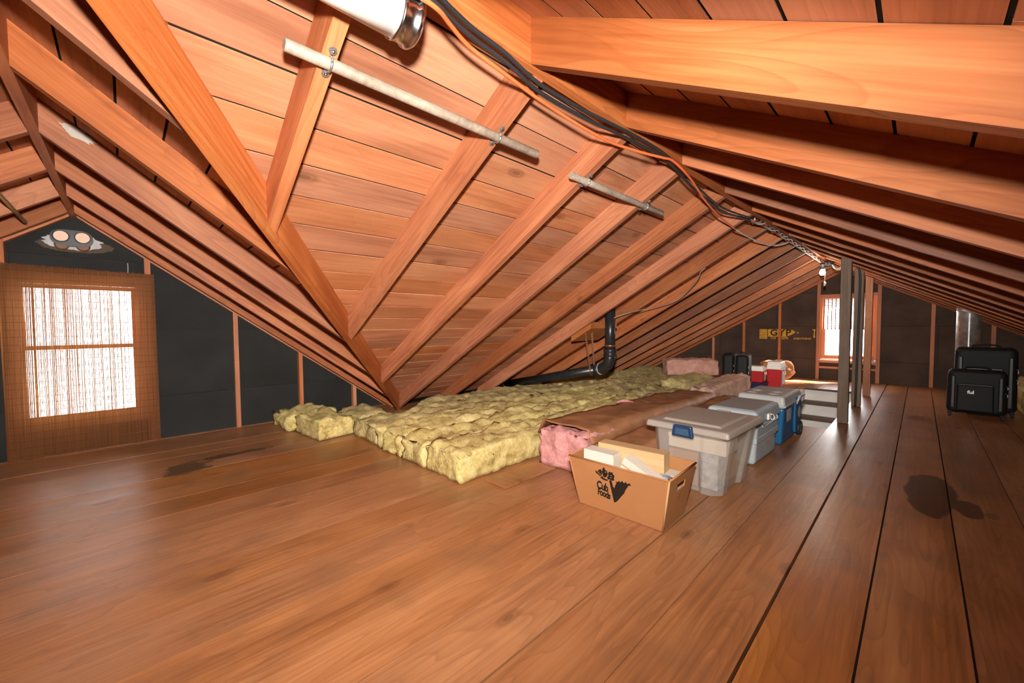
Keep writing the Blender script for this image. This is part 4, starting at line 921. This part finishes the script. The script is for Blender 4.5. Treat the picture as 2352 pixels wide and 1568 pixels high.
longbox('card_carton', in_box(0.016, 0.074, 0.115), (0.416, 0.098, 0.215), R2, 0.0, M['whitebox'], 'white carton along the back of the grocery box under the wooden box')
longbox('card_pack', in_box(0.193, -0.021, 0.1205), (0.054, 0.038, 0.226), R2, 0.0, M['cards_blue'], 'small colourful printed card pack in the front corner of the grocery box', flap=False)
longbox('card_pack', in_box(0.192, 0.011, 0.114), (0.068, 0.020, 0.213), R2, 0.0, M['cards_red'], 'small reddish printed card pack beside the white carton in the grocery box', flap=False)

# ------------------------------------------------------------------ clear tote
def tote():
    r = empty('storage_tote', (-0.95, 2.66, 0.002), math.radians(-2.0), label='cloudy clear plastic storage tote with lid and blue latch', cat='tote')
    h = 0.375; b = (0.38, 0.47); t = (0.465, 0.58)
    # corrugated wall outline
    def outline(f, ins=0.0):
        w = (b[0] + (t[0] - b[0]) * f) / 2 - ins; d = (b[1] + (t[1] - b[1]) * f) / 2 - ins; pts = []
        rc = 0.05; k = 0.022 * (1 - 0.65 * f)
        def side(p, q, nrm):
            for s, e in ((0.12, 0), (0.26, 0), (0.32, 1), (0.68, 1), (0.74, 0), (0.88, 0)):
                v = Vector(p).lerp(Vector(q), s) - Vector(nrm) * (k * e); pts.append((v.x, v.y))
        side((-w, -d), (w, -d), (0, -1)); side((w, -d), (w, d), (1, 0)); side((w, d), (-w, d), (0, 1)); side((-w, d), (-w, -d), (-1, 0)); return pts
    v = []; f = []; fs = [0.0, 0.02, 0.25, 0.5, 0.75, 0.93, 1.0]; n = len(outline(0))
    for ins in (0.0, 0.004):
        for q in fs:
            sh = 0.012 if q == 0.0 else 0
            v += [(x, y - 0.045 * (1 - q), q * h + (0.004 if ins and q == 0 else 0)) for x, y in outline(q, ins + sh)]
    S = n * len(fs)
    for i in range(len(fs) - 1):
        for k in range(n):
            a = i * n + k; c = i * n + (k + 1) % n; f.append((a, c, c + n, a + n)); f.append((S + a + n, S + c + n, S + c, S + a))
    f.append(tuple(range(n))[::-1]); f.append(tuple(range(S, S + n)))
    for k in range(n): a = (len(fs) - 1) * n + k; c = (len(fs) - 1) * n + (k + 1) % n; f.append((a, c, c + S, a + S))
    pyd('tote_body', v, f, M['tote'], r)
    # rim skirt and lid
    tbox('tote_lid', h - 0.022, h + 0.018, (0.50, 0.615), (0.485, 0.60), M['totelid'], r, 0.013, 3)
    tbox('lid_panel', h + 0.016, h + 0.030, (0.36, 0.47), (0.33, 0.44), M['totelid'], r, 0.006, 2, off=(0, 0.01))
    for x in (-0.115, 0.115): pass
    lt = tbox('latch', h - 0.045, h + 0.022, (0.13, 0.026), (0.11, 0.026), M['latch'], r, 0.008, 2, off=(-0.005, -0.313))
    tbox('latch_grip', h - 0.034, h + 0.006, (0.085, 0.006), (0.075, 0.006), M['latchgrip'], lt, 0.002, 1, off=(-0.005, -0.327))
    tbox('latch', h - 0.03, h + 0.02, (0.10, 0.024), (0.09, 0.024), M['totelid'], r, 0.006, 2, off=(0, 0.312))
    # things packed inside
tote()
def packed(name, c, s, mat, label, rz=0.0):
    r = empty(name, c, rz, label=label, cat='box'); cuboid('carton', (-s[0] / 2, -s[1] / 2, 0), (s[0] / 2, s[1] / 2, s[2]), mat, r, bev=0.003); cuboid('carton_lid', (-s[0] / 2 - 0.002, -s[1] / 2 - 0.002, s[2] - 0.02), (s[0] / 2 + 0.002, s[1] / 2 + 0.002, s[2] + 0.002), mat, r, bev=0.002); return r
packed('packed_box', (-1.01, 2.535, 0.012), (0.17, 0.15, 0.20), M['cardboard'], 'brown box seen through the tote wall on the cardboard box side', 0.04)
packed('packed_box', (-0.855, 2.545, 0.012), (0.10, 0.16, 0.21), M['cards_blue'], 'grey printed box seen through the tote front corner', -0.02)
packed('packed_box', (-0.945, 2.722, 0.012), (0.26, 0.17, 0.20), M['pine'], 'tan box packed in the middle of the tote', 0.0)
packed('packed_box', (-0.935, 2.57, 0.2245), (0.34, 0.20, 0.085), M['whitebox'], 'white box lying on top inside the tote', 0.0)

# ------------------------------------------------------------------ coolers
def cooler_a():
    r = empty('cooler', (-0.925, 3.375, 0.002), math.radians(-1.5), label='pale blue grey ice chest with grey lid between tote and blue cooler', cat='cooler')
    tbox('cooler_body', 0, 0.29, (0.295, 0.50), (0.335, 0.55), M['icegrey'], r, 0.025, 3)
    tbox('cooler_band', 0.155, 0.20, (0.327, 0.54), (0.331, 0.545), M['icegrey'], r, 0.006, 2)
    lid = tbox('cooler_lid', 0.285, 0.385, (0.35, 0.565), (0.33, 0.545), M['icegrey'], r, 0.024, 3)
    tbox('lid_top', 0.381, 0.389, (0.29, 0.50), (0.28, 0.49), M['greylid'], lid, 0.003, 1)
    la = tbox('latch', 0.30, 0.345, (0.012, 0.06), (0.012, 0.055), M['enamel'], r, 0.003, 1, off=(0.178, -0.04))
    tube('latch_loop', [(0.185, -0.02, 0.335), (0.195, 0.0, 0.33), (0.197, 0.015, 0.305), (0.19, 0.0, 0.29), (0.186, -0.015, 0.30)], 0.004, M['enamel'], la, 6)
    tube('carry_handle', [(0.168, -0.19, 0.30), (0.176, -0.19, 0.27), (0.176, 0.19, 0.27), (0.168, 0.19, 0.30)], 0.006, M['icegrey'], r, 6, False)
    m = Matrix(((0, 0, 1, 0.1625), (1, 0, 0, 0), (0, 1, 0, 0), (0, 0, 0, 1)))
    for a in range(6):
        t = a * math.pi / 5; c, s = math.cos(t), math.sin(t)
        flat('faded_emblem', [(0.02 + 0.008 * c - 0.003 * s, 0.12 + 0.008 * s + 0.003 * c), (0.02 + 0.032 * c - 0.004 * s, 0.12 + 0.032 * s + 0.004 * c), (0.02 + 0.032 * c + 0.004 * s, 0.12 + 0.032 * s - 0.004 * c), (0.02 + 0.008 * c + 0.003 * s, 0.12 + 0.008 * s - 0.003 * c)], M['redprint'], r, m)
    for k in range(4): flat('side_print', [(0.16, 0.175 - 0.017 * k), (0.21, 0.175 - 0.017 * k), (0.21, 0.183 - 0.017 * k), (0.16, 0.183 - 0.017 * k)], M['greyprint'], r, m)
cooler_a()
def cooler_b():
    r = empty('wheeled_cooler', (-0.91, 4.06, 0.002), math.radians(-1.0), label='blue wheeled cooler with grey lid and four cup holders', cat='cooler')
    tbox('cooler_body', 0.0, 0.31, (0.30, 0.52), (0.345, 0.58), M['blue'], r, 0.022, 3)
    tbox('trolley_panel', 0.05, 0.36, (0.02, 0.20), (0.03, 0.24), M['blue'], r, 0.008, 2, off=(0.168, 0.17))
    lid = tbox('cooler_lid', 0.305, 0.405, (0.36, 0.60), (0.335, 0.575), M['lightgrey'], r, 0.022, 3)
    tbox('lid_lip', 0.318, 0.335, (0.372, 0.612), (0.372, 0.612), M['lightgrey'], lid, 0.006, 2)
    for x in (-0.09, 0.06):
        for y in (-0.17, -0.04):
            q = Matrix.Translation((x, y, 0.402)); lathe('cup_holder', [(0.030, 0.003), (0.038, 0.006), (0.042, 0.005), (0.043, 0.0)], M['lightgrey'], lid, q, 20)
            lathe('cup_base', [(0.0, 0.004), (0.031, 0.004), (0.031, 0.0)], M['enamel'], lid, q.copy(), 20)
    for x in (-0.07, 0.07): tbox('hinge_tab', 0.325, 0.352, (0.03, 0.012), (0.03, 0.012), M['lightgrey'], lid, 0.003, 1, off=(x, -0.305))
    q = Matrix.Translation((0.0, 0.10, 0.4055))
    flat('lid_emblem', [(0.02 * math.cos(t), 0.02 * math.sin(t)) for t in [2 * math.pi * i / 16 for i in range(16)]], M['greylid'], lid, q)
    for s in (1,):
        q = Matrix.Rotation(math.radians(90), 4, 'Y'); q.translation = (0.155, 0.225, 0.065)
        w = lathe('wheel', [(0.0, 0.0), (0.063, 0.0), (0.066, 0.006), (0.066, 0.03), (0.06, 0.036), (0.045, 0.036), (0.04, 0.028), (0.0, 0.028)], M['rubber'], r, q, 24)
        for k in range(6):
            a = k * math.pi / 3; qq = Matrix.Rotation(a, 4, 'Z'); qq.translation = (0, 0, 0.03)
            bm = bmesh.new(); bmesh.ops.create_cube(bm, size=1.0)
            for vv in bm.verts: vv.co = Vector((vv.co.x * 0.01 + 0.0, vv.co.y * 0.04 + 0.024, vv.co.z * 0.008))
            from_bm('spoke', bm, M['greyprint'], w, qq)
    tube('tow_handle', [(0.18, 0.08, 0.30), (0.20, 0.08, 0.365), (0.20, 0.26, 0.365), (0.18, 0.26, 0.30)], 0.009, M['lightgrey'], r, 8, False)
    m = Matrix(((0, 0, 1, 0.1715), (1, 0, 0, 0), (0, 1, 0, 0), (0, 0, 0, 1)))
    flat('side_label', [(-0.20, 0.19), (-0.06, 0.19), (-0.06, 0.29), (-0.20, 0.29)], M['lightgrey'], r, m)
    m2 = Matrix(((0, 0, 1, 0.1845), (1, 0, 0, 0), (0, 1, 0, 0), (0, 0, 0, 1)))
    flat('round_label', [(0.17 + 0.05 * math.cos(t), 0.22 + 0.05 * math.sin(t)) for t in [2 * math.pi * i / 20 for i in range(20)]], M['lightgrey'], r, m2)
cooler_b()
def red_cooler(x, y, w, d, h, label, rz=0.0, z=0.002):
    r = empty('red_cooler', (x, y, z), rz, label=label, cat='cooler', group='red and white coolers')
    tbox('cooler_body', 0, h * 0.72, (w * 0.9, d * 0.9), (w, d), M['red'], r, 0.015, 2)
    lid = tbox('cooler_lid', h * 0.70, h, (w * 1.04, d * 1.04), (w * 0.86, d * 0.86), M['enamel'], r, 0.014, 2)
    tube('bail_handle', [(w * 0.5, -d * 0.2, h * 0.66), (w * 0.56, -d * 0.15, h * 0.5), (w * 0.56, d * 0.15, h * 0.5), (w * 0.5, d * 0.2, h * 0.66)], 0.005, M['enamel'], r, 6)
    m = Matrix(((0, 0, 1, w * 0.49), (1, 0, 0, 0), (0, 1, 0, 0), (0, 0, 0, 1)))
    flat('side_sticker', [(-d * 0.25, h * 0.12), (d * 0.3, h * 0.12), (d * 0.3, h * 0.6), (-d * 0.25, h * 0.6)], M['whitebox'], r, m)
o = empty('navy_crate', (-1.75, 7.05, 0.002), label='low navy plastic crate under the smaller red cooler', cat='crate')
tbox('crate_body', 0, 0.075, (0.22, 0.24), (0.24, 0.26), M['navy'], o, 0.008, 2); tbox('crate_rim', 0.07, 0.085, (0.255, 0.275), (0.255, 0.275), M['navy'], o, 0.005, 1)
red_cooler(-1.77, 7.05, 0.24, 0.24, 0.25, 'smaller red cooler with flat white lid standing on a navy crate', 0.05, 0.088)
red_cooler(-1.57, 7.36, 0.20, 0.36, 0.40, 'taller red cooler with white lid next to the brown paper bag', 0.02)

# paper bag
def paper_bag():
    r = empty('paper_bag', (-1.72, 8.05, 0.002), 0.2, label='crumpled brown paper bag slumped behind the red coolers', cat='bag')
    bm = bmesh.new(); bmesh.ops.create_icosphere(bm, subdivisions=4, radius=1.0)
    for v in bm.verts:
        p = v.co.copy(); n = fbm(p * 2.2 + Vector((4, 2, 1)), 4); k = 1 + 0.5 * n
        q = Vector((p.x * 0.26 * k, p.y * 0.17 * k, (p.z * 0.5 + 0.5) * 0.36 * (1 + 0.35 * n)))
        v.co = q
    zmin = min(v.co.z for v in bm.verts)
    for v in bm.verts: v.co.z -= zmin
    from_bm('bag_body', bm, M['bag'], r)
    tube('bag_fold', [(0.05, -0.03, 0.28), (0.12, -0.02, 0.31), (0.18, 0.0, 0.27), (0.20, 0.01, 0.17), (0.18, 0.01, 0.08)], lambda t: 0.03 + 0.035 * math.sin(math.pi * t), M['bag'], r, 9)
paper_bag()

# ------------------------------------------------------------------ suitcases
def suitcase(name, loc, rz, w, d, h, label, lean=0.0, pockets=True, logo=False, wheels=True, piping=None, handle=True, group=None):
    r = empty(name, loc, rz, label=label, cat='suitcase', group=group); z0 = 0.045 if wheels else 0.004
    r.rotation_euler = (lean, 0, rz)
    tbox('case_shell', z0, h, (w, d), (w * 0.97, d * 0.9), M['fabric'], r, min(0.05, d * 0.24), 4)
    if piping:
        for yy in (-d * 0.36, d * 0.36):
            k = w / 2 - 0.004; tube('piping', [(-k, yy, z0 + 0.03), (-k, yy, h - 0.06), (-k * 0.9, yy, h - 0.02), (-k * 0.6, yy, h - 0.002), (k * 0.6, yy, h - 0.002), (k * 0.9, yy, h - 0.02), (k, yy, h - 0.06), (k, yy, z0 + 0.03)], 0.005, piping, r, 6)
    if pockets:
        tbox('front_pocket', z0 + 0.03, z0 + (h - z0) * 0.66, (w * 0.62, 0.05), (w * 0.6, 0.03), M['fabric'], r, 0.014, 3, off=(-w * 0.02, -d / 2 - 0.008))
        for s in (-1, 1): tbox('side_strip', z0 + 0.05, z0 + (h - z0) * 0.86, (w * 0.085, 0.03), (w * 0.075, 0.022), M['sheen'], r, 0.009, 3, off=(s * w * 0.385, -d / 2 - 0.002))
        tbox('pocket_flap', z0 + (h - z0) * 0.64, z0 + (h - z0) * 0.69, (w * 0.60, 0.03), (w * 0.58, 0.03), M['sheen'], r, 0.008, 2, off=(-w * 0.02, -d / 2 - 0.012))
    if logo:
        m = Matrix(((1, 0, 0, -w * 0.09), (0, 0, -1, -d / 2 - 0.031), (0, 1, 0, z0 + (h - z0) * 0.50), (0, 0, 0, 1)))
        text_mesh('logo_letters', 'ful', 0.048, M['silver'], r, m, bold=0.0015)
    if handle: tube('top_handle', [(-w * 0.22, 0, h - 0.004), (-w * 0.18, 0, h + 0.022), (0, 0, h + 0.028), (w * 0.18, 0, h + 0.022), (w * 0.22, 0, h - 0.004)], 0.009, M['fabric'], r, 8)
    if wheels:
        for sx in (-1, 1):
            for sy in (-1, 1):
                q = Matrix.Rotation(math.radians(90), 4, 'Y'); q.translation = (sx * w * 0.43 - 0.011, sy * d * 0.42, 0.026)
                wh = lathe('wheel', [(0.0, 0.0), (0.020, 0.0), (0.025, 0.004), (0.025, 0.018), (0.020, 0.022), (0.0, 0.022)], M['rubber'], r, q, 16)
                cuboid('wheel_fork', (sx * w * 0.43 - 0.015, sy * d * 0.42 - 0.012, 0.03), (sx * w * 0.43 + 0.015, sy * d * 0.42 + 0.012, 0.062), M['fabric'], r)
    for k in range(2): tube('zip_pull', [(w * 0.47, -d * 0.4, h * (0.55 + 0.15 * k)), (w * 0.49, -d * 0.47, h * (0.53 + 0.15 * k)), (w * 0.485, -d * 0.48, h * (0.49 + 0.15 * k))], 0.004, M['silver'], r, 6)
    return r
suitcase('suitcase', (0.425, 6.34, 0.002), math.radians(-3), 0.415, 0.20, 0.50, 'smaller black wheeled suitcase with silver logo in front of the large one', logo=True)
suitcase('suitcase', (0.50, 6.66, 0.002), math.radians(-3), 0.45, 0.26, 0.72, 'large black wheeled suitcase beside the galvanised duct')
suitcase('suitcase', (-2.055, 6.74, 0.002), math.radians(8), 0.17, 0.40, 0.54, 'plain black suitcase against the dusty pink batt', pockets=False, wheels=False, handle=False)
suitcase('suitcase', (-1.835, 6.62, 0.002), math.radians(8), 0.185, 0.36, 0.535, 'black rounded suitcase with grey piping beside the red coolers', pockets=False, wheels=False, piping=M['trimgrey'])

# ------------------------------------------------------------------ galvanised duct
def galv():
    x, y, R_ = 0.415, 7.42, 0.102
    r = empty('galvanised_duct', (x, y, 0.002), label='galvanised steel duct rising behind the black suitcases to the rafters', cat='duct')
    top = zr_(x) + 0.12
    lathe('duct_section', [(R_, 0.0), (R_, 0.60), (R_ + 0.003, 0.605), (R_ + 0.003, 0.615), (R_, 0.62)], M['galv'], r, None, 28)
    lathe('duct_section', [(R_ + 0.001, 0.62), (R_ + 0.001, 1.12), (R_ + 0.004, 1.125), (R_ + 0.004, 1.135), (R_ + 0.001, 1.14), (R_ + 0.001, top)], M['galv'], r, None, 28)
    cuboid('duct_seam', (-0.006, -R_ - 0.004, 0.0), (0.006, -R_ + 0.002, 1.1), M['galv'], r, long='z')
galv()

# ------------------------------------------------------------------ checked shade and rod of the far window
def far_shade():
    r = empty('checked_shade', (-0.865, YF - 0.045, 0.89), label='sheer checked shade covering the top half of the far window', cat='shade')
    w, h = 0.315, 0.525
    cuboid('sheer_cloth', (-w, 0.0, 0.0), (w, 0.0015, h), M['voile'], r)
    v = []; f = []
    def bx(a, b):
        k = len(v); v.extend([(x, y, z) for z in (a[2], b[2]) for x, y in ((a[0], a[1]), (b[0], a[1]), (b[0], b[1]), (a[0], b[1]))])
        f.extend([tuple(k + i for i in q) for q in ((3, 2, 1, 0), (4, 5, 6, 7), (0, 1, 5, 4), (1, 2, 6, 5), (2, 3, 7, 6), (3, 0, 4, 7))])
    for i in range(13): x = -w + 2 * w * i / 12; bx((x - 0.007, -0.002, 0), (x + 0.007, -0.0005, h))
    for z, t in [(0.006, 0.010), (0.03, 0.007), (0.055, 0.008)] + [(0.10 + 0.04 * i, 0.005) for i in range(8)] + [(0.41 + 0.026 * i, 0.010) for i in range(5)]: bx((-w, -0.0025, z - t / 2), (w, -0.001, z + t / 2))
    o = pyd('check_weave', v, f, M['redwire'], r); o['kind'] = 'stuff'
    r2 = empty('sill_rod', (-0.865, YF - 0.085, 0.352), label='thin pale rod on brackets below the far window', cat='rod')
    tube('rod_bar', [(-0.375, 0, 0), (0.375, 0, 0)], 0.011, M['enamel'], r2, 8, False)
    for s in (-1, 1): cuboid('rod_bracket', (s * 0.36 - 0.01, 0, -0.012), (s * 0.36 + 0.01, 0.028, 0.03), M['chrome'], r2)
far_shade()
